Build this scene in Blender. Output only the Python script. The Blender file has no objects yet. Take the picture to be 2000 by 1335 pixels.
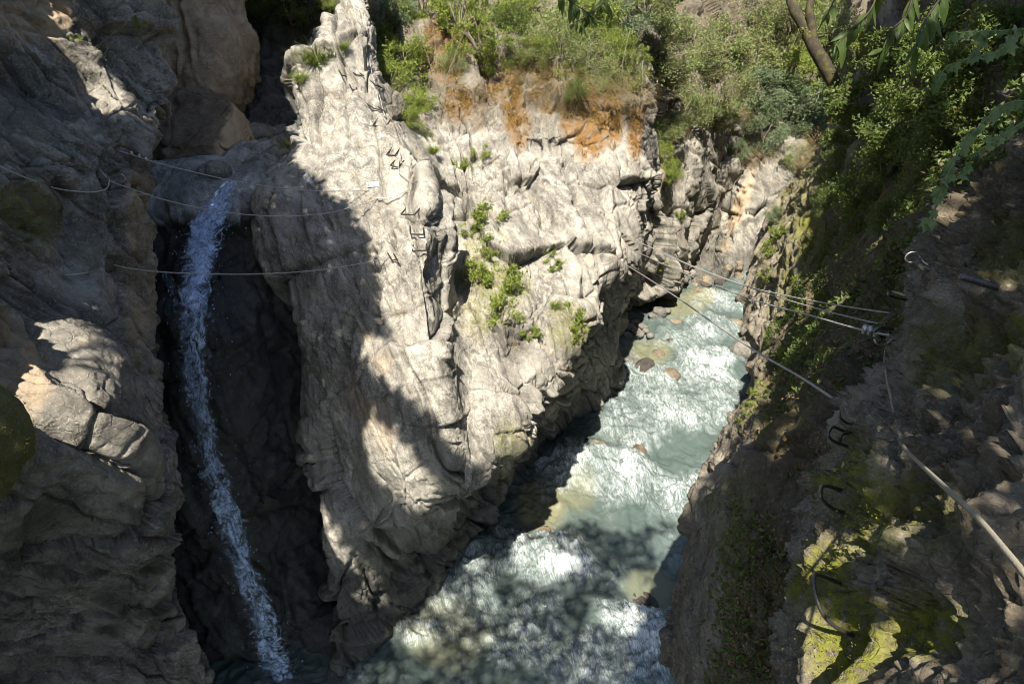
import bpy, bmesh, math, random, time
import numpy as np
from mathutils import Vector, Matrix
from mathutils.bvhtree import BVHTree

T0 = time.time()
scene = bpy.context.scene
COL = scene.collection
R = math.radians
rng = np.random.default_rng(7)
random.seed(7)

# ------------------------------------------------------------------ camera
CAM_Z, PITCH, FPX = 16.0, R(30.0), 1333.0
cam_data = bpy.data.cameras.new("camera")
cam = bpy.data.objects.new("camera", cam_data)
COL.objects.link(cam)
cam.location = (0, 0, CAM_Z)
cam.rotation_euler = (math.pi / 2 - PITCH, 0, 0)
cam_data.sensor_width = 36.0
cam_data.lens = 36.0 * FPX / 2000.0
cam_data.clip_start = 0.05
cam_data.clip_end = 2000
scene.camera = cam

# ------------------------------------------------------------------ light
SUN = np.array([-0.10, -0.50, 0.85]); SUN = SUN / np.linalg.norm(SUN)
SUN_STRENGTH, SKY_STRENGTH, EXPOSURE = 5.0, 0.07, 1.17
world = bpy.data.worlds.new("World")
scene.world = world
world.use_nodes = True
wn = world.node_tree
sky = wn.nodes.new("ShaderNodeTexSky")
sky.sky_type = 'NISHITA'
sky.sun_disc = False
sky.sun_elevation = math.asin(SUN[2])
sky.sun_rotation = math.atan2(SUN[0], SUN[1])
wn.links.new(sky.outputs[0], wn.nodes["Background"].inputs[0])
wn.nodes["Background"].inputs[1].default_value = SKY_STRENGTH
sun_data = bpy.data.lights.new("sun", 'SUN')
sun_data.energy = SUN_STRENGTH
sun_data.angle = R(0.55)
sun_data.color = (1.0, 0.94, 0.83)
sun = bpy.data.objects.new("sun", sun_data)
COL.objects.link(sun)
sun.rotation_euler = Vector(SUN).to_track_quat('Z', 'Y').to_euler()
sun.location = Vector(SUN) * 60
scene.view_settings.view_transform = 'Standard'
scene.view_settings.look = 'None'
scene.view_settings.exposure = EXPOSURE
scene.view_settings.gamma = 1
scene.render.engine = 'CYCLES'
scene.cycles.filter_width = 0.85
scene.cycles.max_bounces = 6
scene.cycles.diffuse_bounces = 4
scene.cycles.transparent_max_bounces = 12
scene.cycles.caustics_reflective = False
scene.cycles.caustics_refractive = False

# ------------------------------------------------------------------ helpers
SP, CP = math.sin(PITCH), math.cos(PITCH)

def pt(px, py, d):
    """world point seen at photo pixel (px, py) at forward depth d"""
    u = (px - 1000.0) / FPX
    v = (667.5 - py) / FPX
    return np.array([d * u, d * (CP + v * SP), CAM_Z + d * (-SP + v * CP)])

def pts(a):
    return np.array([pt(*p) for p in a])

def proj(P):
    x, y, z = P[..., 0], P[..., 1], P[..., 2] - CAM_Z
    f = np.maximum(y * CP - z * SP, 0.05)
    up = y * SP + z * CP
    return 1000 + FPX * x / f, 667.5 - FPX * up / f, f

def water_z(y):
    return 0.035 * (np.asarray(y) - 12.0)

_perm = rng.integers(0, 2**31, 4096).astype(np.int64)
_g = rng.normal(size=(256, 3)); _g /= np.linalg.norm(_g, axis=1, keepdims=True)
def _hash(i, j, k, s=0):
    h = _perm[(i + 131 * s) & 4095]
    h = _perm[(h + j) & 4095]
    return _perm[(h + k) & 4095]

def perlin(P, seed=0):
    I = np.floor(P).astype(np.int64); F = P - I
    W = F * F * F * (F * (F * 6 - 15) + 10)
    out = np.zeros(len(P))
    for dx in (0, 1):
        wx = W[:, 0] if dx else 1 - W[:, 0]
        for dy in (0, 1):
            wy = W[:, 1] if dy else 1 - W[:, 1]
            for dz in (0, 1):
                wz = W[:, 2] if dz else 1 - W[:, 2]
                g = _g[_hash(I[:, 0] + dx, I[:, 1] + dy, I[:, 2] + dz, seed) & 255]
                out += wx * wy * wz * (g[:, 0] * (F[:, 0] - dx) + g[:, 1] * (F[:, 1] - dy) + g[:, 2] * (F[:, 2] - dz))
    return out * 1.5

def fbm(P, octv=5, gain=0.5, lac=2.03, seed=0, ridged=False):
    a, s, out = 1.0, 1.0, np.zeros(len(P))
    for o in range(octv):
        n = perlin(P * s, seed + o)
        if ridged: n = 1 - 2 * np.abs(n)
        out += a * n; a *= gain; s *= lac
    return out

def facets(P, seed=0, tilt=1.0):
    """blocky fracture: every cell is a tilted plane; returns height and edge distance"""
    I = np.floor(P).astype(np.int64)
    d1 = np.full(len(P), 9.0); d2 = d1.copy(); h = np.zeros(len(P))
    for dx in (-1, 0, 1):
        for dy in (-1, 0, 1):
            for dz in (-1, 0, 1):
                a, b, c = I[:, 0] + dx, I[:, 1] + dy, I[:, 2] + dz
                q = _hash(a, b, c, seed)
                C = np.stack([a + (q & 1023) / 1023.0, b + ((q >> 10) & 1023) / 1023.0, c + ((q >> 20) & 1023) / 1023.0], 1)
                V = P - C
                d = np.einsum('ij,ij->i', V, V)
                g = _g[q & 255]
                hh = ((q >> 5) & 255) / 255.0 - 0.5 + tilt * np.einsum('ij,ij->i', V, g)
                near = d < d1
                d2 = np.where(near, d1, np.minimum(d2, d))
                h = np.where(near, hh, h)
                d1 = np.where(near, d, d1)
    return h, np.sqrt(d2) - np.sqrt(d1)

def frame(direction, twist=0.0):
    """rows = axes; first row along direction"""
    a = np.array(direction, float); a /= np.linalg.norm(a)
    b = np.cross(a, (0.31, 0.17, 0.93)); b /= np.linalg.norm(b)
    c = np.cross(a, b)
    return np.stack([a, b, c])

def smooth(A, n, axis):
    for _ in range(n):
        B = A.copy()
        s0 = [slice(None)] * A.ndim; s1 = list(s0); s2 = list(s0)
        s0[axis] = slice(1, -1); s1[axis] = slice(0, -2); s2[axis] = slice(2, None)
        B[tuple(s0)] = 0.5 * A[tuple(s0)] + 0.25 * (A[tuple(s1)] + A[tuple(s2)])
        A = B
    return A

def resample(poly, k):
    d = np.r_[0, np.cumsum(np.linalg.norm(np.diff(poly, axis=0), axis=1))]
    t = np.linspace(0, d[-1], k)
    return np.stack([np.interp(t, d, poly[:, i]) for i in range(3)], 1)

def grid_from_columns(cols, res, k=28, blur=5, maxn=620, keep_rows=False, hid=()):
    """columns of (px, py, depth) -> dense world grid (rows, cols, 3)"""
    if keep_rows:
        C = np.stack([pts(c) for c in cols], 1)
    else:
        C = np.stack([resample(pts(c), k) for c in cols], 1)       # k x ncol x 3
    def densify(C, hid=()):
        L = np.linalg.norm(np.diff(C, axis=0), axis=2); L = 0.6 * L.mean(1) + 0.4 * L.max(1)
        _, py, _ = proj(C); ym = py.mean(1); xm = proj(C)[0].mean(1)
        off_ = [((ym[i] < -40 and ym[i + 1] < -40) or (ym[i] > 1390 and ym[i + 1] > 1390) or (xm[i] > 2120 and xm[i + 1] > 2120) or i in hid) for i in range(len(L))]
        n = np.maximum(1, np.round(L / np.where(off_, res * 5, res))).astype(int)
        if n.sum() > maxn: n = np.maximum(1, (n * maxn / n.sum()).astype(int))
        t = np.concatenate([np.linspace(i, i + 1, m, endpoint=False) for i, m in enumerate(n)] + [[len(n)]])
        i = np.minimum(t.astype(int), len(n) - 1); f = (t - i)[:, None, None]
        return C[i] * (1 - f) + C[i + 1] * f, int(n.mean())
    G, a = densify(C)
    G = smooth(G, min(80, max(1, int(blur * a * a / 18))), 0)
    G2, b = densify(G.transpose(1, 0, 2), hid)
    G2 = smooth(G2, min(160, max(1, int(blur * b * b / 22))), 0)
    return G2.transpose(1, 0, 2)

def grid_normals(G):
    du = np.gradient(G, axis=1); dv = np.gradient(G, axis=0)
    N = np.cross(du, dv)
    N /= np.maximum(np.linalg.norm(N, axis=2, keepdims=True), 1e-9)
    return N

def mesh_from_grid(name, G, mat, flip=False, closed=False):
    nv, nu = G.shape[:2]
    idx = np.arange(nv * nu).reshape(nv, nu)
    q = np.stack([idx[:-1, :-1], idx[:-1, 1:], idx[1:, 1:], idx[1:, :-1]], -1).reshape(-1, 4)
    if flip: q = q[:, ::-1]
    return mesh_np(name, G.reshape(-1, 3), q, mat)

def mesh_np(name, V, Q, mat, smooth_shade=True):
    me = bpy.data.meshes.new(name)
    k = Q.shape[1]
    me.vertices.add(len(V)); me.vertices.foreach_set("co", np.ascontiguousarray(V, dtype=np.float32).ravel())
    me.loops.add(len(Q) * k); me.loops.foreach_set("vertex_index", np.ascontiguousarray(Q, dtype=np.int32).ravel())
    me.polygons.add(len(Q))
    me.polygons.foreach_set("loop_start", np.arange(0, len(Q) * k, k, dtype=np.int32))
    me.polygons.foreach_set("loop_total", np.full(len(Q), k, dtype=np.int32))
    me.update(calc_edges=True)
    me.polygons.foreach_set("use_smooth", np.full(len(Q), smooth_shade, dtype=bool))
    me.materials.append(mat)
    me.validate()
    return me

def attr(me, name, vals):
    a = me.attributes.new(name, 'FLOAT', 'POINT')
    a.data.foreach_set("value", np.ascontiguousarray(vals, dtype=np.float32))

def add(name, me, parent=None):
    o = bpy.data.objects.new(name, me)
    COL.objects.link(o)
    if parent is not None: o.parent = parent
    return o

def tag(o, label=None, cat=None, group=None, kind=None):
    if label: o["label"] = label
    if cat: o["category"] = cat
    if group: o["group"] = group
    if kind: o["kind"] = kind
    return o

# ------------------------------------------------------------------ materials
class NT:
    def __init__(self, name):
        self.m = bpy.data.materials.new(name); self.m.use_nodes = True
        self.t = self.m.node_tree; self.t.nodes.clear()
        self.out = self.n("OutputMaterial")
    def n(self, kind, **kw):
        nd = self.t.nodes.new("ShaderNode" + kind)
        for k, v in kw.items(): setattr(nd, k, v)
        return nd
    def l(self, a, b): self.t.links.new(a, b)
    def setin(self, nd, key, v):
        s = nd.inputs[key]
        if hasattr(v, "is_linked"): self.l(v, s)
        else: s.default_value = v
    def noise(self, vec, scale, detail=5, rough=0.55, dist=0.0):
        nd = self.n("TexNoise"); self.l(vec, nd.inputs["Vector"])
        nd.inputs["Scale"].default_value = scale; nd.inputs["Detail"].default_value = detail
        nd.inputs["Roughness"].default_value = rough; nd.inputs["Distortion"].default_value = dist
        return nd.outputs["Fac"]
    def ramp(self, fac, stops):
        nd = self.n("ValToRGB"); self.l(fac, nd.inputs[0])
        e = nd.color_ramp.elements
        while len(e) < len(stops): e.new(0.5)
        for i, (p, c) in enumerate(stops):
            e[i].position = p
            e[i].color = (c, c, c, 1) if isinstance(c, (int, float)) else (*c, 1)
        return nd.outputs[0]
    def mix(self, fac, a, b, mode='MIX'):
        nd = self.n("Mix", data_type='RGBA', blend_type=mode)
        for key, v in ((0, fac), (6, a), (7, b)):
            s = nd.inputs[key]
            if hasattr(v, "is_linked"): self.l(v, s)
            elif key == 0: s.default_value = v
            else: s.default_value = (*v, 1) if len(v) == 3 else v
        return nd.outputs[2]
    def math(self, op, a, b=None, clamp=False):
        nd = self.n("Math", operation=op); nd.use_clamp = clamp
        for i, v in enumerate((a, b)):
            if v is None: continue
            if hasattr(v, "is_linked"): self.l(v, nd.inputs[i])
            else: nd.inputs[i].default_value = v
        return nd.outputs[0]
    def attr(self, name):
        return self.n("Attribute", attribute_name=name).outputs["Fac"]
    def bump(self, h, strength, dist, normal=None):
        nd = self.n("Bump"); self.l(h, nd.inputs["Height"])
        nd.inputs["Strength"].default_value = strength; nd.inputs["Distance"].default_value = dist
        if normal is not None: self.l(normal, nd.inputs["Normal"])
        return nd.outputs[0]
    def bsdf(self, **kw):
        nd = self.n("BsdfPrincipled")
        for k, v in kw.items(): self.setin(nd, k.replace("_", " "), v)
        self.l(nd.outputs[0], self.out.inputs["Surface"])
        return nd

def vec(c): return (*c, 1)

def rock_material(name, light, dark, stain, trace=None, wall=(0, -1, 0.2), stretch=(1, 1, 1), scale=1.0, bump=1.0, warm=(0.42, 0.30, 0.15)):
    t = NT(name)
    pos = t.n("NewGeometry").outputs["Position"]
    if trace is not None:
        a_ = np.array(trace, float); a_ /= np.linalg.norm(a_); w_ = np.array(wall, float); w_ -= a_ * np.dot(a_, w_); w_ /= np.linalg.norm(w_)
        cx = t.n("CombineXYZ")
        for i, (ax, k) in enumerate(zip((a_, np.cross(w_, a_), w_), stretch)):
            dp = t.n("VectorMath", operation='DOT_PRODUCT'); t.l(pos, dp.inputs[0]); dp.inputs[1].default_value = tuple(ax * k)
            t.l(dp.outputs["Value"], cx.inputs[i])
        V = cx.outputs[0]
    else:
        mp = t.n("Mapping"); t.l(pos, mp.inputs["Vector"]); mp.inputs["Scale"].default_value = stretch
        V = mp.outputs[0]
    big = t.noise(V, 0.9 * scale, 6, 0.6, 0.4)
    mid = t.noise(V, 4.0 * scale, 8, 0.65, 0.3)
    fine = t.noise(pos, 24 * scale, 6, 0.7)
    c = t.mix(t.ramp(big, [(0.32, 0), (0.66, 1)]), dark, light)
    zone = t.noise(pos, 0.55 * scale, 4, 0.6, 0.5)
    c = t.mix(t.math('MULTIPLY', t.ramp(mid, [(0.40, 1), (0.56, 0)]), t.ramp(zone, [(0.36, 0.15), (0.60, 1)])), c, t.mix(0.75, c, stain))
    c = t.mix(t.ramp(t.noise(V, 0.75 * scale, 7, 0.62, 1.0), [(0.50, 0), (0.62, 0.55)]), c, t.mix(0.6, dark, stain))
    c = t.mix(t.math('MULTIPLY', t.attr("fissure"), 0.8), c, (0.04, 0.036, 0.03))
    c = t.mix(t.math('MULTIPLY', t.ramp(fine, [(0.40, 0.85), (0.52, 0)]), t.ramp(zone, [(0.40, 0.25), (0.62, 1)])), c, t.mix(0.65, c, stain))
    c = t.mix(t.ramp(fine, [(0.56, 0), (0.68, 0.5)]), c, t.mix(0.5, light, (0.7, 0.68, 0.62)))
    # warm iron stains
    wv = t.noise(V, 1.7 * scale, 5, 0.6, 0.8)
    c = t.mix(t.ramp(wv, [(0.57, 0), (0.74, 0.28)]), c, warm)
    # black lichen streaks with their own shape
    ms = t.n("Mapping"); t.l(pos, ms.inputs["Vector"]); ms.inputs["Scale"].default_value = (2.2, 2.2, 0.35)
    st = t.noise(ms.outputs[0], 1.6 * scale, 7, 0.7, 0.6)
    c = t.mix(t.math('MULTIPLY', t.ramp(st, [(0.54, 0), (0.66, 0.8)]), t.attr("streak")), c, (0.045, 0.045, 0.045))
    # fine crack lines
    vo = t.n("TexVoronoi", feature='DISTANCE_TO_EDGE'); 
    wr = t.n("VectorMath", operation='ADD')
    ns = t.n("TexNoise"); t.l(V, ns.inputs["Vector"]); ns.inputs["Scale"].default_value = 2.5; ns.inputs["Detail"].default_value = 4
    sc = t.n("VectorMath", operation='SCALE'); t.l(ns.outputs["Color"], sc.inputs[0]); sc.inputs["Scale"].default_value = 0.5
    t.l(V, wr.inputs[0]); t.l(sc.outputs[0], wr.inputs[1])
    t.l(wr.outputs[0], vo.inputs["Vector"]); vo.inputs["Scale"].default_value = 2.6 * scale
    crack = t.ramp(vo.outputs["Distance"], [(0.0, 1), (0.035, 0)])
    c = t.mix(t.math('MULTIPLY', crack, 0.22), c, (0.05, 0.045, 0.04))
    # painted-on nature: orange lichen, moss, wet rock; wet and tan also carry painted shade and light
    och = t.math('MULTIPLY', t.attr("ochre"), t.ramp(t.math('ADD', t.math('MULTIPLY', mid, 0.5), t.math('MULTIPLY', st, 0.5)), [(0.38, 0), (0.50, 0.9)]), True)
    c = t.mix(och, c, t.mix(fine, (0.30, 0.145, 0.025), (0.12, 0.062, 0.018)))
    mossn = t.noise(pos, 9 * scale, 5, 0.7)
    mo = t.math('MULTIPLY', t.attr("moss"), t.ramp(mossn, [(0.36, 0), (0.52, 1)]), True)
    c = t.mix(mo, c, t.mix(fine, (0.11, 0.115, 0.016), (0.25, 0.245, 0.04)))
    soil = t.math('MULTIPLY', t.attr("soil"), t.ramp(mossn, [(0.25, 0.5), (0.6, 1)]), True)
    c = t.mix(soil, c, t.mix(fine, (0.035, 0.027, 0.016), (0.12, 0.088, 0.048)))
    tan = t.attr("tan")
    c = t.mix(t.math('MULTIPLY', tan, 0.85), c, t.mix(mid, (0.42, 0.29, 0.17), (0.58, 0.44, 0.29)))
    wet = t.attr("wet")  # wet rock
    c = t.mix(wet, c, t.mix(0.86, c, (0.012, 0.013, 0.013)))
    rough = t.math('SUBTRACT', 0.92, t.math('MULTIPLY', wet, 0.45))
    h = t.math('ADD', t.math('MULTIPLY', mid, 1.0), t.math('MULTIPLY', fine, 0.35))
    h = t.math('SUBTRACT', h, t.math('MULTIPLY', crack, 0.15))
    h = t.math('ADD', h, t.math('MULTIPLY', t.math('MULTIPLY', mo, mossn), 0.8))
    b = t.bump(h, 0.85, 0.06 * bump)
    t.bsdf(Base_Color=c, Roughness=rough, Normal=b, Specular_IOR_Level=0.25)
    return t.m

M = {}
M['left'] = rock_material("grey_slab_rock", (0.42, 0.385, 0.325), (0.17, 0.155, 0.13), (0.06, 0.055, 0.047), trace=(0.1, 0.62, -0.78), wall=(0.9, -0.4, 0.2), stretch=(0.75, 1.3, 1.1))
M['buttress'] = rock_material("pale_limestone", (0.47, 0.44, 0.375), (0.25, 0.23, 0.195), (0.10, 0.092, 0.08), trace=(0.33, 0.05, -0.94), wall=(0.1, -1, 0.3), stretch=(0.6, 1.4, 1.2))
M['up'] = rock_material("fluted_limestone", (0.40, 0.37, 0.31), (0.20, 0.185, 0.155), (0.085, 0.078, 0.066), trace=(0.42, 0.1, -0.9), wall=(0.3, -1, 0), stretch=(0.5, 1.4, 1.2))
M['right'] = rock_material("earthy_rock", (0.34, 0.30, 0.235), (0.16, 0.135, 0.10), (0.075, 0.062, 0.048), trace=(0.25, -0.35, -0.9), wall=(-0.8, -0.2, 0.5), stretch=(0.7, 1.3, 1.0))
M['near'] = rock_material("knobbly_rock", (0.34, 0.295, 0.23), (0.15, 0.12, 0.085), (0.06, 0.048, 0.036), scale=3.0, bump=0.35, stretch=(1, 1, 0.8))
M['chasm'] = rock_material("wet_dark_rock", (0.50, 0.49, 0.46), (0.27, 0.26, 0.24), (0.10, 0.10, 0.095))
M['tan'] = rock_material("tan_rock", (0.52, 0.40, 0.27), (0.36, 0.26, 0.165), (0.20, 0.15, 0.10), bump=0.6)
M['boulder'] = rock_material("river_boulder", (0.34, 0.25, 0.18), (0.17, 0.125, 0.09), (0.08, 0.06, 0.045), scale=2.0, bump=0.4)

# ------------------------------------------------------------------ rock builder
def ell(px, py, blobs):
    """soft union of ellipses (cx, cy, rx, ry, angle deg, weight) in the photo's pixel frame -> where a tint grows"""
    m = np.zeros_like(px)
    for cx, cy, rx, ry, a, w in blobs:
        ca, sa = math.cos(R(a)), math.sin(R(a))
        X = (px - cx) * ca + (py - cy) * sa; Y = -(px - cx) * sa + (py - cy) * ca
        d = np.sqrt((X / rx) ** 2 + (Y / ry) ** 2)
        m = np.maximum(m, w * np.clip((1.35 - d) / 0.6, 0, 1))
    return m

ROCK = []          # (object, V, Q) for ray casting
def saw(t, sharp=0.18):
    """overlapping slabs: slow rise, quick drop"""
    f = t - np.floor(t)
    return np.where(f < 1 - sharp, f / (1 - sharp), (1 - f) / sharp) - 0.5

def blocks(L, pb, pt_, seed, warp=0.22):
    # jointed rock: courses along the bedding cut into pieces, each with its own height and tilt
    one = np.zeros(len(L))
    u = L[:, 1] / pb + 0.6 * perlin(np.stack([L[:, 1] / pb * 0.7, one, one + seed], 1), seed) + warp * fbm(L * (0.55 / pb), 2, seed=seed + 1)
    row = np.floor(u).astype(np.int64)
    v = L[:, 0] / pt_ + (_hash(row, row * 0, row * 0, seed) & 1023) / 150.0 + warp * fbm(L * (0.6 / pb) + 9, 2, seed=seed + 2) + 0.35 * L[:, 2] / pt_
    col = np.floor(v).astype(np.int64)
    fu, fv = u - row, v - col
    q = _hash(row, col, row * 0 + 3, seed)
    h = (q & 255) / 255.0 - 0.5 + 1.3 * (((q >> 8) & 255) / 255.0 - 0.5) * (fu - 0.5) + 1.3 * (((q >> 16) & 255) / 255.0 - 0.5) * (fv - 0.5)
    e = np.minimum(np.minimum(fu, 1 - fu) * pb, np.minimum(fv, 1 - fv) * pt_)
    return h, e

def rock(name, cols, res, mat, trace=(0.3, 0.1, -0.95), wall=(0, -1, 0.2), big=0.4, mid=0.08, slabs=((1.3, 0.20), (0.42, 0.06)), fac=(1.1, 0.22, 0.35, 0.06), flute=0.04, blk=((1.1, 1.9, 0.20), (0.42, 0.8, 0.08)), fiss=None, seed=1,
         calm=None, tints=None, blur=2.0, maxn=760, k=30, fine=0.022, fscale=1.0, hid=()):
    G = grid_from_columns(cols, res, k=k, blur=blur, maxn=maxn, hid=hid)
    nv, nu = G.shape[:2]
    N = grid_normals(G)
    N = smooth(smooth(N, 8, 0), 8, 1)
    N /= np.maximum(np.linalg.norm(N, axis=2, keepdims=True), 1e-9)
    P = G.reshape(-1, 3); Nn = N.reshape(-1, 3)
    # normals point towards open air, where the eye is
    eye = np.array([0, 0, CAM_Z]) - P
    flip = np.median(np.einsum('ij,ij->i', Nn, eye)) < 0
    if flip: Nn = -Nn
    px, py, f = proj(P)
    rough = np.ones(len(P)) if calm is None else 1 - 0.8 * ell(px, py, calm)
    t = np.array(trace, float); t /= np.linalg.norm(t)
    w = np.array(wall, float); w -= t * np.dot(w, t); w /= np.linalg.norm(w)
    b = np.cross(w, t)
    B = np.stack([t, b, w])
    F = P * fscale
    W = F + 0.045 * np.stack([fbm(F * 0.9, 3, seed=seed + 51 + i) for i in range(3)], 1)
    L = W @ B.T
    d = big * fbm(F * 0.22, 3, seed=seed)
    d += mid * rough * fbm(F * 0.9, 5, 0.5, seed=seed + 11)
    # slabs parallel to the bedding, broken along their length
    brk = fbm(L * np.array([0.35, 0.8, 0.6]), 3, seed=seed + 7)
    for i, (per, amp) in enumerate(slabs):
        tt = (L[:, 1] + 0.5 * L[:, 2] + 0.30 * fbm(F * 0.35, 3, seed=seed + 60 + i)) / per + 1.1 * brk * (0.5 if i == 0 else 0.8)
        on = np.clip(0.65 + 1.1 * fbm(L * np.array([0.3, 0.9, 0.5]) / per, 2, seed=seed + 80 + i), 0.0, 1.25)
        d += amp * on * saw(tt) * rough
    s1, a1, s2, a2 = fac
    st = np.array([0.72, 1.1, 0.9])
    h1, e1 = facets(L * st / s1, seed + 3, 1.0)
    d += rough * (a1 * h1 - 0.3 * a1 * np.clip(1 - e1 / 0.05, 0, 1))
    for i, (pb, pl, ab) in enumerate(blk):
        hb, eb = blocks(L, pb, pl, seed + 17 + i)
        mk = np.clip(0.6 + 1.3 * fbm(F * (0.35 if i == 0 else 0.6), 2, seed=seed + 40 + i), 0.0, 1.2) * rough
        d += mk * (ab * hb - (0.35 * ab + 0.02) * np.exp(-(eb / (0.045 if i == 0 else 0.028)) ** 2))
    if fiss:
        one = np.zeros(len(P))
        u = L[:, 1] / fiss[0] + 0.9 * perlin(np.stack([L[:, 1] / fiss[0] * 0.6, one, one + 5.5], 1), seed + 33) + 0.35 * fbm(L * np.array([0.22, 0.5, 0.4]) / fiss[0], 3, seed=seed + 34) + 0.25 * L[:, 2] / fiss[0]
        fu = u - np.floor(u); wd = 0.05 + 0.10 * np.clip(fbm(L * 0.5, 2, seed=seed + 35), -0.3, 1)
        on = np.clip(1.6 * fbm(L * np.array([0.25, 0.7, 0.4]) + np.floor(u)[:, None] * 3.7, 2, seed=seed + 36) + 0.25, 0, 1) * (0.25 + 0.75 * rough)
        prof = np.exp(-(np.minimum(fu, 1 - fu) * fiss[0] / np.maximum(wd, 0.025)) ** 2) * on
        d -= fiss[1] * prof; d += 0.35 * fiss[1] * on * (fu - 0.5)
    else: prof = np.zeros(len(P))
    h2, e2 = facets(L * st * np.array([0.8, 1.2, 1]) / s2, seed + 5, 1.1)
    where = np.clip(0.5 + 1.6 * fbm(F * 0.5, 3, seed=seed + 66), 0.05, 1.3)
    d += rough * where * (a2 * h2 - 0.35 * a2 * np.clip(1 - e2 / 0.07, 0, 1))
    h4, e4 = facets(L * st / 0.13, seed + 15, 1.1)
    d += (0.3 + 0.7 * rough) * where * 0.016 * (h4 - 0.5 * np.clip(1 - e4 / 0.10, 0, 1)) * (1.6 if fscale > 1 else 1)
    h3, e3 = facets(L * st * np.array([0.7, 1.3, 1]) / (s2 * 0.38), seed + 9, 1.1)
    d += (0.35 + 0.65 * rough) * where * a2 * 0.38 * (h3 - 0.3 * np.clip(1 - e3 / 0.08, 0, 1))
    d += flute * (0.3 + 0.7 * rough) * fbm(L * np.array([0.35, 2.6, 1.2]), 4, 0.55, seed=seed + 21, ridged=True)
    d += fine * fbm(F * 4.5, 4, 0.62, seed=seed + 71)
    if tints and isinstance(tints.get('moss'), list) and fscale > 1:
        d += 0.09 * np.clip(ell(px, py, tints['moss']) * 1.4 - 0.3 + fbm(F * 0.9, 3, seed=seed + 97), 0, 1) * (1 + 0.5 * fbm(F * 6, 2, seed=seed + 98))
    P2 = P + Nn * (d / fscale)[:, None]
    idx = np.arange(nv * nu).reshape(nv, nu)
    Q = np.stack([idx[:-1, :-1], idx[:-1, 1:], idx[1:, 1:], idx[1:, :-1]], -1).reshape(-1, 4)
    if flip: Q = Q[:, ::-1]
    me = mesh_np(name, P2, Q, mat, smooth_shade=True)
    px, py, f = proj(P2)
    tints = tints or {}
    base = fbm(P * 0.8 * fscale, 4, seed=seed + 91)
    for key in ("ochre", "moss", "wet", "tan", "soil", "streak"):
        bl = tints.get(key)
        if bl is None: v = np.zeros(len(P2))
        elif callable(bl): v = bl(px, py, P2, f)
        elif isinstance(bl, (int, float)): v = np.full(len(P2), float(bl))
        else:
            e = ell(px, py, bl); v = np.clip(e + 0.55 * base * (e > 0.02), 0, 1)
        attr(me, key, v)
    attr(me, "fissure", prof)
    o = add(name, me)
    o["kind"] = "structure"
    return o

def off(col, dpx, dd, dpy=0):
    return [(a + dpx, b + dpy, c + dd) for a, b, c in col]

# ---- left cliff
eL = [(300, -420, 11.2), (300, -150, 11.4), (312, 0, 11.6), (345, 100, 12.0), (356, 160, 12.2), (345, 210, 12.0), (318, 250, 11.6), (303, 290, 11.4),
      (303, 340, 11.4), (310, 400, 11.5), (312, 500, 11.6), (312, 600, 11.8), (325, 700, 12.0), (338, 800, 12.1), (352, 900, 12.3),
      (364, 1000, 12.6), (369, 1100, 13.0), (372, 1200, 13.4), (395, 1300, 13.9), (420, 1420, 14.4), (440, 1560, 15)]
lean = lambda y: float(np.interp(y, [-420, -150, 200, 450, 620, 740, 880, 980, 1150, 1400], [4.2, 3.3, 1.9, 1.2, 0.6, -0.6, -1.7, -1.1, -0.3, 0.0]))
eL = [(a, b, c + 0.8 * lean(b)) for a, b, c in eL]
def lcol(frac, dd):
    return [(-260 + (a + 260) * frac, b, c + 0.2 * lean(b) + dd(b)) for a, b, c in eL]
left_cols = [off(eL, -330, 9), off(eL, -120, 5.0), off(eL, -22, 1.6), eL,
             lcol(0.93, lambda y: -0.9), lcol(0.83, lambda y: -1.9 - 0.5 * math.exp(-((y - 800) / 220) ** 2)),
             lcol(0.72, lambda y: -2.3 + (0.6 if 350 < y < 560 else 0) - 0.7 * math.exp(-((y - 780) / 160) ** 2)),
             lcol(0.58, lambda y: -3.0 - 0.3 * math.exp(-((y - 800) / 200) ** 2)),
             lcol(0.45, lambda y: -3.7 + 0.25 * math.sin(y / 90)), lcol(0.25, lambda y: -4.8), lcol(0.0, lambda y: -6.2), lcol(-0.6, lambda y: -6.6)]
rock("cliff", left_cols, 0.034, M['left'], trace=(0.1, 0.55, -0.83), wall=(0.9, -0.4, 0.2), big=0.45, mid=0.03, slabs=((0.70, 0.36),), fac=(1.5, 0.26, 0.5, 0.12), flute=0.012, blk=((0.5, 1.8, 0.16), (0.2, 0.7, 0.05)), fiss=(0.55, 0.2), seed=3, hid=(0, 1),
     calm=[(165, 440, 65, 75, 0, 0.9), (150, 1150, 260, 240, 0, .65), (300, 550, 50, 200, 0, .6), (330, 900, 60, 200, 0, .6), (150, 640, 150, 110, 0, .5)],
     tints={"streak": 0.5, "wet": [(150, 1190, 210, 190, 0, .55)], "moss": [(60, 420, 60, 60, 0, 0.18), (170, 470, 40, 50, 0, 0.15)], "tan": [(50, 30, 70, 50, 0, 0.6), (275, 500, 30, 160, 0, 0.5), (30, 760, 60, 120, 0, 0.5)]})  # wet here is shade painted into the lower wall's colour

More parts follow.
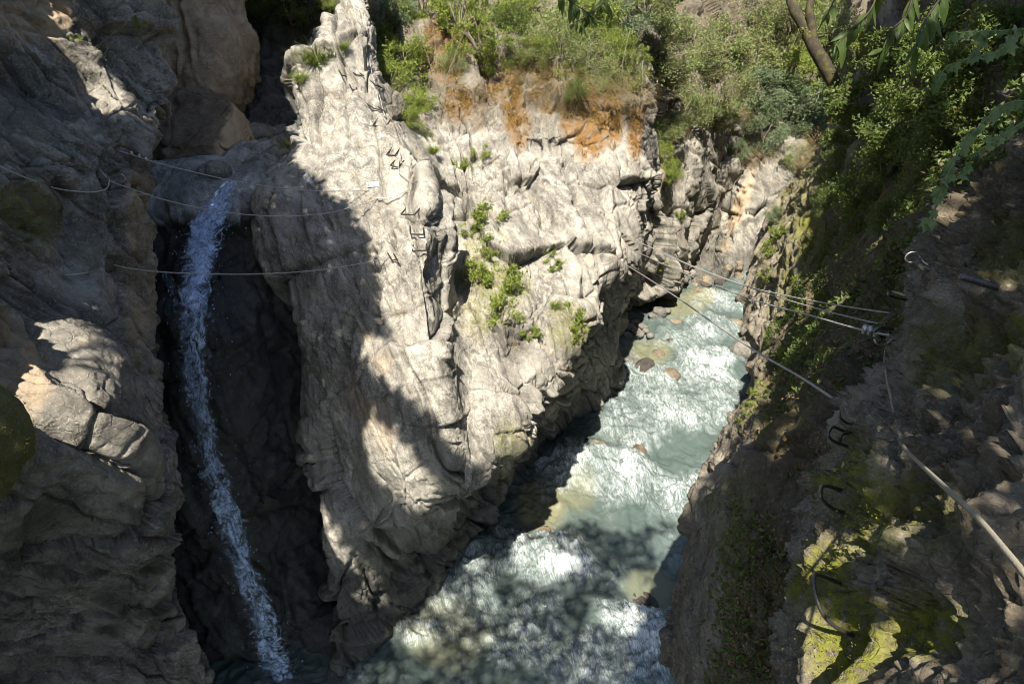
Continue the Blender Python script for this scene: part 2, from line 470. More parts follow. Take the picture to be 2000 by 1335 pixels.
# ---- chasm behind the waterfall: lip rock, undercut wall
ch = []
for px, dd in ((180, -0.4), (300, 0.3), (380, 0.0), (450, 0.2), (500, 0.5), (560, 0.6), (640, 0.4), (760, 0.8)):
    lip = 330 if px < 460 else (318 if px < 520 else 300)
    if px <= 330: lip = 345
    bk = {500: 0.3, 560: 1.6, 640: 3.0, 760: 4.5}.get(px, 0.0)
    ch.append([(px, lip - 60, 22 + dd), (px, lip, 16.8 + dd), (px, lip + 45, 15.6 + dd), (px, lip + 110, 15.3 + dd), (px, lip + 150, 15.9 + dd), (px, 640, 14.6 + dd + bk),
               (px, 820, 14.7 + dd + bk), (px, 1000, 15.5 + dd * 0.6 + bk), (px, 1130, 16.5 + dd * 0.3 + bk * 0.8), (px, 1220, 17.0 + bk * 0.25), (px, 1330, 17.9), (px, 1450, 19.2)])
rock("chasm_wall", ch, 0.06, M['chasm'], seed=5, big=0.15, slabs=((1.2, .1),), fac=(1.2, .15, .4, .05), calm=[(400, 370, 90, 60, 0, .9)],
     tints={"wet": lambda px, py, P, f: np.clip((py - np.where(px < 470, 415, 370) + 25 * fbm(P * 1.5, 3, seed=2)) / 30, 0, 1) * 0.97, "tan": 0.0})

# ---- tan rock high in the chasm, and the dark slot behind it
tn = []
for px, dd in ((240, -1.0), (330, -1.2), (390, -1.3), (430, -1.0), (465, -0.2), (492, 1.2), (480, 4), (450, 8)):
    tn.append([(px - 50 + dd * 4, -420, 23.5 + dd), (px - 40, -150, 23 + dd), (px - 22, 0, 22.3 + dd), (px - 6, 80, 21.8 + dd), (px, 140, 21.6 + dd), (px - 4, 200, 21.9 + dd), (px - 20, 240, 22.6 + dd),
               (px - 25, 300, 24 + dd), (px - 25, 380, 26 + dd)])
rock("tan_cliff", tn, 0.07, M['tan'], big=0.35, slabs=((2.5, .15),), fac=(2.0, 0.15, 0.6, 0.03), flute=0.02, fine=0.012, seed=8)
sl = []
for px, dd in ((380, 4), (470, 2.5), (520, 1.5), (580, 1.0), (650, 0), (760, -1)):
    sl.append([(px, -500, 30 + dd), (px, -150, 28 + dd), (px, 50, 27 + dd), (px, 200, 26.5 + dd), (px, 290, 25.5 + dd), (px, 400, 26 + dd)])
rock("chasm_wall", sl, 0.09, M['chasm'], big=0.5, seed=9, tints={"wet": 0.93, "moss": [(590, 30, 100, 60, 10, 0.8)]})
# rubble ledge between boulder and buttress
rb = []
for px in (440, 490, 530, 570, 620):
    rb.append([(px, 150, 24), (px, 235, 22.5), (px, 290, 20.3), (px, 320, 18.6), (px, 350, 17.2), (px, 420, 17)])
rock("ledge", rb, 0.05, M['chasm'], big=0.2, mid=0.2, fac=(0.5, 0.3, 0.2, 0.08), seed=10, tints={"wet": lambda px, py, P, f: np.clip((275 - py) / 40, 0, 1) * 0.92})  # wet only serves to darken it towards its back

# ---- central buttress
cL = [(660, -420, 21), (660, -150, 20), (655, 0, 19.2), (635, 90, 18.6), (580, 130, 18.2), (585, 240, 17.4), (575, 320, 16.8), (525, 350, 16.4), (528, 400, 16.1), (545, 480, 15.8),
      (580, 650, 15.6), (600, 850, 16), (622, 1000, 16.2), (640, 1130, 16.5), (648, 1230, 16.8), (655, 1330, 17.3), (660, 1420, 18.6)]
bt = [off(cL, 160, 9), off(cL, 60, 4.0), off(cL, 10, 1.2), cL,
      [(690, -420, 21), (690, -150, 20), (685, 0, 19.3), (690, 100, 18.2), (680, 200, 17.2), (660, 330, 16.1), (660, 480, 15.3), (680, 650, 14.9), (690, 850, 15.0), (700, 1000, 15.2), (725, 1070, 15.4), (728, 1098, 16.6), (720, 1200, 17.0), (712, 1280, 17.8), (712, 1380, 19.2)],
      [(715, -420, 21), (715, -150, 20.2), (722, 0, 19.5), (725, 100, 18.5), (745, 200, 17.2), (745, 330, 15.9), (750, 480, 15.0), (745, 650, 14.5), (760, 850, 14.2), (790, 960, 14.4), (825, 1005, 14.7), (825, 1035, 16.7), (820, 1120, 17.8), (815, 1205, 18.9), (818, 1300, 20.5)],
      [(726, -420, 21.2), (726, -150, 20.4), (727, 0, 19.8), (732, 110, 18.7), (768, 200, 17.5), (828, 330, 15.9), (846, 420, 15.1), (842, 530, 14.6), (856, 640, 14.2), (864, 775, 14.0), (872, 850, 14.2), (880, 925, 14.6), (890, 962, 16.6), (890, 1030, 18.6), (885, 1110, 20.3), (900, 1200, 22)],
      [(735, -420, 25), (735, -150, 23.5), (745, 0, 23), (754, 110, 22), (795, 200, 20.8), (850, 330, 19.0), (876, 420, 18.6), (893, 520, 18.3), (912, 620, 17.4), (926, 720, 16.0), (934, 800, 15.0), (938, 870, 14.8), (940, 915, 15.2), (942, 945, 18.0), (938, 1020, 20.4), (950, 1090, 22.5)],
      [(780, -420, 27), (780, -150, 25), (800, 0, 24), (830, 150, 22), (860, 260, 20.3), (890, 330, 19.4), (912, 430, 18.6), (934, 520, 18.1), (955, 620, 17.2), (968, 720, 16.0), (985, 800, 15.4), (992, 862, 15.5), (990, 895, 18.6), (980, 950, 21), (985, 1000, 22.6), (1000, 1050, 24)],
      [(980, -420, 29), (980, -150, 27), (980, 0, 25.5), (990, 150, 22.7), (1000, 262, 20.2), (1004, 278, 20.9), (1010, 310, 19.4), (1010, 430, 18.7), (1020, 520, 18.1), (1042, 620, 17.4), (1066, 700, 16.9), (1075, 752, 17.0), (1065, 785, 20.2), (1045, 850, 22.4), (1040, 910, 24), (1050, 980, 25.5)],
      [(1130, -420, 30), (1130, -150, 28), (1130, 0, 26), (1130, 150, 23.4), (1140, 270, 21.6), (1146, 288, 22.2), (1150, 320, 20.8), (1165, 430, 20.0), (1170, 520, 19.4), (1162, 600, 18.9), (1142, 665, 18.8), (1130, 695, 21.6), (1112, 760, 23.8), (1100, 820, 25.2), (1100, 890, 26.4), (1110, 940, 27.5)],
      [(1260, -420, 31), (1260, -150, 29), (1255, 0, 27), (1262, 150, 24.5), (1270, 250, 23.3), (1266, 330, 22.6), (1264, 420, 22.0), (1240, 490, 21.6), (1205, 540, 21.3), (1188, 570, 23.4), (1170, 640, 24.6), (1150, 720, 25.2), (1138, 780, 25.8), (1130, 840, 26.4), (1138, 900, 28)],
      [(1300, -420, 33), (1300, -150, 31), (1290, 0, 30), (1288, 150, 27.5), (1283, 250, 26.0), (1279, 330, 25.2), (1275, 420, 24.6), (1255, 505, 24.4), (1228, 565, 24.6), (1212, 640, 25.8), (1212, 720, 26.8), (1196, 790, 27.3), (1160, 850, 26.6), (1150, 910, 28)],
      [(1300, -420, 37), (1300, -150, 35), (1290, 0, 34), (1285, 150, 32), (1275, 250, 31), (1268, 330, 30), (1262, 420, 29.6), (1242, 510, 29.6), (1214, 590, 29.6), (1204, 650, 30), (1203, 720, 31), (1190, 790, 31.5), (1160, 850, 32), (1150, 900, 33)]]
rock("buttress", bt, 0.036, M['buttress'], trace=(0.33, 0.05, -0.94), wall=(0.1, -1, 0.3), big=0.3, mid=0.03, slabs=((1.9, 0.24),), fac=(2.1, 0.52, 0.75, 0.12), flute=0.015, blk=((1.3, 2.8, 0.30), (0.42, 0.9, 0.055)), fiss=(0.9, 0.36), seed=14, hid=(0, 1, 12), k=44, maxn=820,
     calm=[(690, 300, 100, 130, 30, .85), (660, 650, 90, 250, 0, .65), (930, 800, 50, 130, -15, .95), (780, 850, 90, 120, -35, .7), (690, 1000, 60, 100, 0, .4), (1180, 780, 50, 120, 20, .5)],
     tints={"streak": lambda px, py, P, f: np.where(py < 650, 0.75, 0.35),
            "ochre": [(870, 95, 40, 60, 0, 1), (915, 70, 24, 40, 0, .8), (1000, 195, 22, 75, -8, 1), (960, 150, 16, 50, -12, .8), (900, 205, 32, 30, 0, .9), (1060, 170, 26, 60, 0, .7), (1150, 245, 32, 70, 0, 1), (1115, 220, 20, 55, 0, .8), (1195, 225, 22, 55, 0, .8), (1240, 255, 14, 50, 0, 1), (1020, 250, 18, 40, 0, .8), (935, 215, 16, 40, 0, .7), (725, 680, 14, 50, -20, .35), (690, 760, 20, 80, -25, .3)],
            "soil": lambda px, py, P, f: np.clip((270 - py) / 60, 0, 1) * np.clip((px - 735) / 30, 0, 1) * 0.7,
            "moss": [(960, 560, 60, 90, 0, .5), (1110, 640, 40, 40, 0, .5), (1000, 860, 30, 40, 0, .3)],
            "wet": lambda px, py, P, f: np.clip((np.where(px < 980, 3.9, 2.4) - P[:, 2] + 1.2 * fbm(P * 0.8, 3, seed=4)) / 1.8, 0, 1) * 0.85,  # splash-wet foot, carried higher to paint the overhang's shade
            "tan": [(735, 690, 22, 40, -20, .35), (745, 830, 25, 60, -20, .3)]})

# ---- cliffs upstream on the left bank, turning the corner
up = [[(1120, -420, 36), (1150, 0, 33), (1170, 200, 32), (1180, 400, 31), (1190, 560, 32), (1190, 660, 33.5), (1190, 720, 36)],
      [(1220, -420, 37), (1230, 0, 34), (1250, 200, 31.5), (1245, 400, 30.5), (1235, 540, 31), (1215, 590, 33), (1215, 640, 33.8), (1215, 680, 36)],
      [(1290, -420, 38), (1290, 0, 34.5), (1305, 150, 31.5), (1305, 300, 30), (1290, 400, 29.8), (1285, 490, 30.3), (1275, 550, 31.5), (1262, 585, 33.8), (1262, 625, 35), (1262, 660, 37)],
      [(1325, -420, 39), (1325, 0, 36), (1335, 150, 33), (1325, 280, 32.5), (1315, 400, 32.2), (1300, 480, 32), (1292, 560, 34), (1285, 600, 35.5), (1285, 650, 38)],
      [(1370, -420, 40), (1370, 0, 36), (1385, 150, 33.5), (1372, 250, 32.4), (1352, 350, 32.2), (1352, 430, 32.2), (1345, 490, 33), (1325, 540, 35), (1300, 575, 36.5), (1295, 610, 38)],
      [(1430, -420, 44), (1430, 0, 40), (1425, 150, 37), (1410, 220, 36), (1392, 300, 36.5), (1375, 400, 38), (1358, 480, 38), (1348, 525, 36.6), (1340, 562, 35.6), (1338, 590, 36.5)],
      [(1470, -420, 45), (1460, 0, 42), (1460, 180, 38.5), (1440, 260, 37.5), (1425, 350, 39.5), (1406, 450, 40), (1392, 510, 38), (1384, 552, 36), (1380, 580, 37)],
      [(1560, -420, 47), (1540, 0, 44), (1520, 180, 41), (1510, 280, 38.5), (1480, 350, 38), (1455, 420, 37.8), (1434, 480, 37), (1424, 525, 36.4), (1425, 556, 36), (1425, 585, 37)],
      [(1680, -420, 49), (1660, 0, 46), (1630, 200, 43), (1570, 300, 39), (1535, 360, 38.2), (1510, 400, 37.8), (1490, 450, 37.4), (1478, 505, 36.8), (1474, 556, 36.2), (1470, 590, 37)],
      [(1900, -420, 52), (1850, 0, 50), (1750, 200, 46), (1650, 400, 41), (1560, 500, 39), (1520, 560, 38), (1515, 600, 39)]]
rock("cliff", up, 0.075, M['up'], trace=(0.42, 0.1, -0.9), wall=(0.3, -1, 0), big=0.45, mid=0.06, slabs=((2.4, 0.5),), fac=(2.8, 0.6, 0.9, 0.12), flute=0.05, blk=((1.8, 6.0, 0.45),), fiss=(1.5, 0.5), seed=23,
     tints={"streak": 0.6, "soil": lambda px, py, P, f: np.clip((250 - py) / 60, 0, 1) * 0.8,
            "tan": [(1290, 300, 20, 60, 0, .6), (1445, 400, 12, 80, 20, .7)], "wet": lambda px, py, P, f: np.clip((2.2 - P[:, 2]) / 0.8, 0, 1) * 0.6})

# ---- right bank: cliff, then the earthy slope coming towards us
rs = [[(1462, 600, 42), (1462, 575, 39), (1470, 520, 38), (1485, 460, 37.5), (1510, 400, 37), (1570, 330, 37), (1640, 200, 38), (1700, 50, 40), (1740, -420, 44)],
      [(1440, 640, 38), (1455, 600, 36), (1462, 560, 34.5), (1485, 500, 33.5), (1525, 430, 33), (1580, 350, 33), (1660, 220, 33.5), (1725, 70, 34.5), (1780, -420, 37)],
      [(1430, 730, 33), (1442, 690, 30.5), (1480, 640, 29.6), (1505, 580, 29.3), (1535, 500, 29), (1585, 410, 28.5), (1660, 290, 28), (1730, 120, 28), (1810, -420, 30)],
      [(1450, 770, 28.5), (1482, 728, 26.5), (1510, 660, 24.8), (1560, 570, 24), (1610, 480, 23.5), (1690, 340, 23), (1760, 150, 23), (1860, -420, 24)],
      [(1440, 850, 24), (1470, 780, 20.5), (1530, 690, 19), (1590, 600, 18.3), (1650, 500, 17.6), (1730, 350, 17), (1810, 150, 17), (1920, -420, 18)],
      [(1415, 960, 20), (1440, 860, 14.6), (1510, 760, 13.4), (1590, 660, 12.8), (1680, 540, 12.2), (1770, 380, 11.8), (1870, 180, 11.6), (2020, -420, 12)],
      [(1360, 1080, 17), (1402, 930, 11), (1480, 830, 10), (1575, 730, 9.4), (1680, 600, 9), (1790, 420, 8.6), (1900, 220, 8.5), (2080, -420, 9)],
      [(1320, 1210, 15), (1350, 1070, 9.4), (1420, 960, 8.2), (1530, 840, 7.6), (1640, 710, 7.1), (1760, 560, 6.8), (1900, 380, 6.6), (2150, -350, 6.6)],
      [(1310, 1330, 13), (1334, 1190, 8.8), (1395, 1130, 7.6), (1490, 1040, 6.9), (1580, 920, 6.3), (1680, 780, 6), (1800, 640, 5.8), (1950, 420, 5.6), (2200, -350, 5.6)],
      [(1320, 1480, 12), (1342, 1330, 8.2), (1400, 1250, 7.2), (1480, 1150, 6.5), (1570, 1000, 6), (1660, 850, 5.7), (1780, 700, 5.4), (1950, 500, 5.2), (2250, -350, 5.2)],
      [(1340, 1750, 12), (1370, 1560, 8), (1450, 1450, 7), (1560, 1300, 6.3), (1640, 1100, 5.8), (1740, 900, 5.4), (1900, 700, 5), (2100, 500, 4.8), (2350, -300, 4.8)]]
rock("slope", rs, 0.06, M['right'], trace=(0.25, -0.35, -0.9), wall=(-0.8, -0.2, 0.5), big=0.35, mid=0.16, slabs=((1.6, 0.22),), fac=(1.3, 0.26, 0.45, 0.08), flute=0.03, seed=33,
     calm=[(1400, 1200, 70, 200, 10, .85)],
     tints={"soil": lambda px, py, P, f: np.clip((f < 24) * 1.0 * np.clip((px - 1380 - (1335 - py) * 0.13) / 60, 0, 1), 0, 1) * 0.85,
            "moss": [(1700, 450, 160, 200, 30, .7), (1520, 800, 60, 60, 0, .5), (1440, 1000, 50, 90, 0, .35)], "streak": 0.4,
            "wet": lambda px, py, P, f: np.clip((1.4 - P[:, 2]) / 0.8, 0, 1) * 0.6})

# ---- near wall at the right hand side
n0 = [(1830, 330, 5.0), (1775, 470, 4.6), (1750, 560, 4.3), (1738, 640, 4.15), (1690, 700, 4.0), (1640, 770, 3.9), (1600, 850, 3.75), (1560, 950, 3.5), (1540, 1050, 3.3), (1512, 1180, 3.1), (1500, 1335, 3.0), (1490, 1560, 2.9)]
nw = [off(n0, 260, 5.0), off(n0, 90, 2.2), off(n0, 12, 0.5), n0,
      [(1860, 300, 4.6), (1815, 440, 4.1), (1790, 540, 3.8), (1770, 640, 3.6), (1715, 740, 3.4), (1660, 840, 3.2), (1610, 950, 2.95), (1580, 1060, 2.8), (1560, 1180, 2.65), (1550, 1335, 2.55), (1545, 1560, 2.5)],
      [(1920, 250, 4.2), (1870, 420, 3.6), (1840, 540, 3.3), (1810, 650, 3.1), (1760, 750, 2.95), (1710, 850, 2.8), (1670, 950, 2.6), (1650, 1060, 2.45), (1635, 1190, 2.32), (1625, 1335, 2.25), (1620, 1560, 2.2)],
      [(1990, 180, 3.9), (1950, 380, 3.2), (1920, 530, 2.8), (1890, 660, 2.6), (1850, 770, 2.4), (1810, 880, 2.25), (1780, 1000, 2.1), (1765, 1120, 2.0), (1755, 1240, 1.9), (1750, 1335, 1.85), (1750, 1560, 1.8)],
      [(2090, 100, 3.7), (2060, 330, 2.8), (2030, 560, 2.3), (2005, 740, 2.0), (1985, 900, 1.8), (1965, 1050, 1.65), (1950, 1200, 1.55), (1945, 1335, 1.5), (1940, 1560, 1.45)],
      [(2320, 0, 3.4), (2320, 300, 2.5), (2300, 650, 1.9), (2270, 950, 1.55), (2240, 1250, 1.35), (2230, 1560, 1.25)],
      [(2700, -50, 3.2), (2700, 300, 2.3), (2650, 700, 1.7), (2600, 1100, 1.3), (2600, 1560, 1.1)]]
rock("rock_wall", nw, 0.0115, M['near'], trace=(-0.1, -0.5, -0.86), wall=(-0.8, -0.3, 0.5), big=0.4, mid=0.28, slabs=((1.4, 0.16),), fac=(0.9, 0.20, 0.35, 0.11), flute=0.30, fine=0.055, blk=((1.2, 1.8, 0.12),), seed=41, fscale=3.0, maxn=640,
     tints={"moss": [(1600, 1120, 45, 70, 30, 1), (1650, 1250, 70, 90, 0, 1), (1810, 1220, 75, 55, 0, .9), (1700, 1000, 60, 70, 20, .8), (1850, 700, 90, 80, 0, .6), (1970, 480, 60, 60, 0, .8), (1650, 900, 50, 80, 30, .6), (1800, 1000, 70, 70, 0, .7), (1980, 680, 30, 60, 0, .7)],
            "soil": [(1930, 400, 120, 120, 0, .8), (1900, 900, 120, 250, 0, .5)], "streak": 0.3})

# ---- hillside behind everything
hs = []
for px in (400, 800, 1200, 1600, 2000, 2500):
    hs.append([(px, -600, 95), (px, -300, 75), (px, -50, 62), (px, 250, 56), (px, 500, 55)])
rock("hillside", hs, 0.35, M['right'], big=2.5, mid=1.0, fac=(4, .5, 1.5, .2), seed=51, tints={"soil": .7, "moss": .5})

# ------------------------------------------------------------------ river
def river_material():
    t = NT("glacial_water")
    uv = t.n("UVMap", uv_map="flow").outputs[0]
    pos = t.n("NewGeometry").outputs["Position"]
    mp = t.n("Mapping"); t.l(uv, mp.inputs["Vector"]); mp.inputs["Scale"].default_value = (1.0, 0.5, 1)
    V = mp.outputs[0]
    f = t.attr("foam")
    n1 = t.noise(V, 2.2, 8, 0.62, 1.6)
    n2 = t.noise(V, 7.5, 7, 0.68, 1.2)
    rid = t.math('ABSOLUTE', t.math('SUBTRACT', n1, 0.5))
    lace = t.ramp(rid, [(0.0, 1.0), (0.03, 0.35), (0.09, 0.0)])
    rid2 = t.math('ABSOLUTE', t.math('SUBTRACT', n2, 0.5))
    lace2 = t.ramp(rid2, [(0.0, 1.0), (0.03, 0.4), (0.09, 0.0)])
    n4 = t.noise(V, 24, 6, 0.7, 1.0)
    m = t.math('MULTIPLY', t.math('ADD', lace, t.math('MULTIPLY', lace2, 0.9)), t.math('MULTIPLY', f, 1.05))
    th = t.math('ADD', t.math('MULTIPLY', f, 0.52), t.math('ADD', t.math('MULTIPLY', n2, 0.50), t.math('MULTIPLY', n4, 0.30)))
    core = t.ramp(th, [(0.70, 0), (0.92, 0.9)])
    foam = t.math('ADD', t.math('MULTIPLY', m, t.ramp(n4, [(0.36, 0.2), (0.58, 1)])), core, True)
    tint = t.noise(pos, 0.35, 3, 0.5)
    base = t.mix(tint, (0.062, 0.088, 0.082), (0.100, 0.128, 0.114))
    base = t.mix(t.attr("shallow"), base, (0.21, 0.20, 0.11))
    base = t.mix(t.math('MULTIPLY', f, 0.35), base, (0.17, 0.215, 0.20))
    c = t.mix(foam, base, (0.62, 0.66, 0.66))
    rough = t.math('ADD', 0.12, t.math('MULTIPLY', foam, 0.6))
    n3 = t.noise(V, 16, 5, 0.6, 0.8)
    h = t.math('ADD', t.math('MULTIPLY', n2, 0.7), t.math('MULTIPLY', n3, 0.3))
    h = t.math('ADD', h, t.math('MULTIPLY', foam, 0.35))
    b = t.bump(h, 0.5, 0.09)
    t.bsdf(Base_Color=c, Roughness=rough, Normal=b, IOR=1.33)
    return t.m
M['water'] = river_material()

FOAM = [(1060, 1085, 85, 45, 0, 1.0), (1110, 1110, 50, 25, 0, 1), (1260, 1240, 80, 60, 20, 1.0), (1200, 1290, 120, 60, 0, .8), (880, 1190, 45, 70, 20, .7), (815, 1240, 30, 30, 0, .8),
        (1000, 1230, 120, 70, 0, .5), (1180, 930, 140, 45, 8, .85), (1110, 900, 40, 40, 0, .9), (1290, 960, 80, 40, 20, .6), (1380, 945, 50, 25, 0, .7), (1330, 800, 110, 40, 10, .75), (1220, 760, 60, 40, 0, .65),
        (1340, 740, 110, 25, 5, .75), (1380, 640, 80, 20, 10, .6), (1400, 590, 60, 20, 0, .55), (1300, 660, 70, 20, 0, .5), (1240, 830, 70, 50, 0, .6), (1400, 780, 60, 30, 0, .7), (930, 1110, 60, 50, 0, .55), (1390, 700, 60, 20, 0, .7)]
def build_river():
    # bank lines as read from the gorge: y, left x, right x
    tab = np.array([[4, -9, 7], [8, -8.5, 6.5], [10.5, -8, 6], [12.6, -5.5, 6.6], [14.5, -3.0, 7.0], [16.6, -1.8, 7.6], [19.5, 0.2, 8.6], [22.5, 2.0, 9.6], [26, 3.4, 11.3], [30, 5.0, 13], [34, 8.0, 15.5], [40, 9, 20], [52, 9, 26]])
    ys = np.concatenate([np.arange(4, 14, 0.04), np.arange(14, 26, 0.05), np.arange(26, 37, 0.08), np.arange(37, 52, 0.3)])
    nu = 300
    xl = np.interp(ys, tab[:, 0], tab[:, 1]) - 1.6; xr = np.interp(ys, tab[:, 0], tab[:, 2]) + 1.6
    u = np.linspace(0, 1, nu)
    X = xl[:, None] + (xr - xl)[:, None] * u[None]
    Y = np.repeat(ys[:, None], nu, 1)
    Z = water_z(Y)
    P = np.stack([X, Y, Z], -1).reshape(-1, 3)
    px, py, f = proj(P)
    fo = ell(px, py, FOAM)
    fo = np.clip(0.62 * fo - 0.03 + 0.38 * fbm(P * np.array([0.9, 0.55, 1]), 4, seed=5) + 0.02, 0, 1)
    smoothp = ell(px, py, [(1265, 1150, 50, 42, 25, 1), (1230, 1050, 70, 50, 0, .5)])
    fo *= 1 - 0.85 * smoothp
    flow = np.array([0.35, -0.94])
    A = np.stack([P[:, 0] * 0.94 + P[:, 1] * 0.35, (P[:, 0] * flow[0] + P[:, 1] * flow[1]) * 0.7, np.zeros(len(P))], 1)
    wv = 0.28 * fbm(A * 0.55, 3, seed=2) + (0.06 + 0.20 * fo) * fbm(A * 1.9 + 0.4 * fbm(A, 2, seed=8)[:, None], 5, 0.58, seed=9, ridged=True) + 0.05 * fo * fbm(A * 6, 3, seed=12)
    # standing waves behind boulders
    wv += 0.22 * ell(px, py, [(1060, 1085, 70, 30, 0, 1), (1250, 1230, 70, 40, 20, 1), (1180, 920, 110, 30, 8, .9), (1330, 800, 90, 25, 8, .6)])
    wv *= 1 - 0.8 * smoothp
    P[:, 2] += wv
    G = P.reshape(len(ys), nu, 3)
    me = mesh_from_grid("river", G, M['water'])
    attr(me, "foam", fo)
    attr(me, "shallow", ell(px, py, [(1060, 985, 45, 55, 20, .8), (1120, 960, 40, 40, 0, .5), (870, 1240, 80, 60, 0, .55), (1270, 690, 40, 25, 0, .6), (1340, 600, 40, 20, 0, .6), (1270, 1150, 50, 40, 20, .45), (1370, 580, 30, 15, 0, .8)]))
    uvl = me.uv_layers.new(name="flow")
    li = np.empty(len(me.loops), dtype=np.int32); me.loops.foreach_get("vertex_index", li)
    uvl.data.foreach_set("uv", np.ascontiguousarray(A[li][:, :2], dtype=np.float32).ravel())
    o = add("river", me); o["kind"] = "structure"
    return o
build_river()


# ------------------------------------------------------------------ ray tests against the rock
bpy.context.view_layer.update()
DG = bpy.context.evaluated_depsgraph_get()
EYE = Vector((0, 0, CAM_Z))
def hit(px, py):
    d = Vector(pt(px, py, 1.0)) - EYE
    ok, loc, nor, idx, ob, _ = scene.ray_cast(DG, EYE, d.normalized())
    if not ok: return None
    if nor.dot(d) > 0: nor = -nor
    f = (loc - EYE).length / d.length
    return np.array(loc), np.array(nor), f, ob.name
def at_hit(px, py, dd=0.0):
    h = hit(px, py)
    return pt(px, py, h[2] + dd)
EYE_HITS = True

# ------------------------------------------------------------------ tubes
def tube_np(path, rad, n=10, lobes=0, twist=0.0, sub=6, rib=0.0, ribstep=0.012):
    """tube along a world path (smoothed with Catmull-Rom); lobes/twist = laid strands, rib = rebar ridges"""
    P = np.array(path, float)
    rad = np.full(len(P), rad) if np.isscalar(rad) else np.array(rad, float)
    if len(P) > 2 and sub > 1:
        A = np.vstack([2 * P[0] - P[1], P, 2 * P[-1] - P[-2]])
        o, r = [], []
        for i in range(1, len(A) - 2):
            for t in np.linspace(0, 1, sub, endpoint=False):
                p0, p1, p2, p3 = A[i - 1:i + 3]
                o.append(0.5 * ((2 * p1) + (-p0 + p2) * t + (2 * p0 - 5 * p1 + 4 * p2 - p3) * t * t + (-p0 + 3 * p1 - 3 * p2 + p3) * t ** 3))
                r.append(rad[i - 1] * (1 - t) + rad[i] * t)
        o.append(P[-1]); r.append(rad[-1]); P, rad = np.array(o), np.array(r)
    if lobes or rib:
        d = np.r_[0, np.cumsum(np.linalg.norm(np.diff(P, axis=0), axis=1))]
        step = ribstep / 3 if rib else 0.006
        t = np.linspace(0, d[-1], max(len(P), min(1500, int(d[-1] / step))))
        rad = np.interp(t, d, rad); P = np.stack([np.interp(t, d, P[:, i]) for i in range(3)], 1)
    T = np.gradient(P, axis=0); T /= np.maximum(np.linalg.norm(T, axis=1, keepdims=True), 1e-9)
    ref = np.array([0.0, 0, 1]) if abs(T[0, 2]) < 0.9 else np.array([1.0, 0, 0])
    N = np.zeros_like(P); N[0] = np.cross(T[0], ref); N[0] /= np.linalg.norm(N[0])
    for i in range(1, len(P)):
        v = N[i - 1] - T[i] * np.dot(N[i - 1], T[i]); N[i] = v / max(np.linalg.norm(v), 1e-9)
    Bn = np.cross(T, N)
    d = np.r_[0, np.cumsum(np.linalg.norm(np.diff(P, axis=0), axis=1))]
    th = np.linspace(0, 2 * math.pi, n, endpoint=False)
    rr = rad[:, None] * np.ones(n)[None]
    if lobes: rr = rr * (0.86 + 0.16 * np.abs(np.cos(0.5 * lobes * (th[None] - d[:, None] * twist))))
    if rib: rr = rr * (1 + rib * (np.sin(2 * math.pi * d / ribstep)[:, None] > 0.2))
    V = P[:, None] + rr[..., None] * (N[:, None] * np.cos(th)[None, :, None] + Bn[:, None] * np.sin(th)[None, :, None])
    m = len(P)
    i = np.arange(m - 1)[:, None] * n; j = np.arange(n)[None]; j2 = (j + 1) % n
    Q = np.stack([i + j, i + j2, i + n + j2, i + n + j], -1).reshape(-1, 4)
    V = np.vstack([V.reshape(-1, 3), P[0], P[-1]])
    c0, c1 = m * n, m * n + 1
    jj = np.arange(n)
    caps = np.vstack([np.stack([np.full(n, c0), (jj + 1) % n, jj, np.full(n, c0)], 1), np.stack([np.full(n, c1), (m - 1) * n + jj, (m - 1) * n + (jj + 1) % n, np.full(n, c1)], 1)])
    return V, Q, caps

class Tubes:
    def __init__(s): s.V, s.F, s.n = [], [], 0
    def add(s, *a, **k):
        V, Q, C = tube_np(*a, **k)
        s.V.append(V); s.F += (Q + s.n).tolist() + (C[:, :3] + s.n).tolist(); s.n += len(V); return s
    def build(s, name, mat, parent=None, origin=None):
        V = np.vstack(s.V)
        if origin is not None: V = V - np.asarray(origin)
        me = bpy.data.meshes.new(name); me.from_pydata(V.tolist(), [], s.F); me.update()
        me.polygons.foreach_set("use_smooth", np.ones(len(me.polygons), dtype=bool))
        me.materials.append(mat)
        o = add(name, me, parent)
        if origin is not None and parent is None: o.location = origin
        return o

def metal(name, col, rough, metallic=0.8, rust=0.3):
    t = NT(name)
    pos = t.n("NewGeometry").outputs["Position"]
    n = t.noise(pos, 40, 5, 0.65)
    c = t.mix(t.ramp(n, [(0.45, 0), (0.65, rust)]), col, (0.10, 0.055, 0.03))
    t.bsdf(Base_Color=c, Metallic=metallic, Roughness=t.math('ADD', rough, t.math('MULTIPLY', n, 0.25)), Normal=t.bump(n, 0.3, 0.002))
    return t.m
M['iron'] = metal("dark_iron", (0.15, 0.145, 0.14), 0.3, 0.75, 0.35)
M['blackiron'] = metal("black_iron", (0.025, 0.024, 0.023), 0.5, 0.3, 0.4)
M['steel'] = metal("galvanised_steel", (0.55, 0.55, 0.54), 0.35, 0.85, 0.1)
M['wire'] = metal("weathered_wire", (0.42, 0.41, 0.38), 0.5, 0.35, 0.25)
M['rope'] = metal("old_wire_rope", (0.27, 0.245, 0.185), 0.75, 0.0, 0.25)
t = NT("white_sign"); t.bsdf(Base_Color=vec((0.8, 0.81, 0.8)), Roughness=0.5); M['sign'] = t.m
t = NT("sign_print"); t.bsdf(Base_Color=vec((0.16, 0.24, 0.20)), Roughness=0.6); M['print'] = t.m

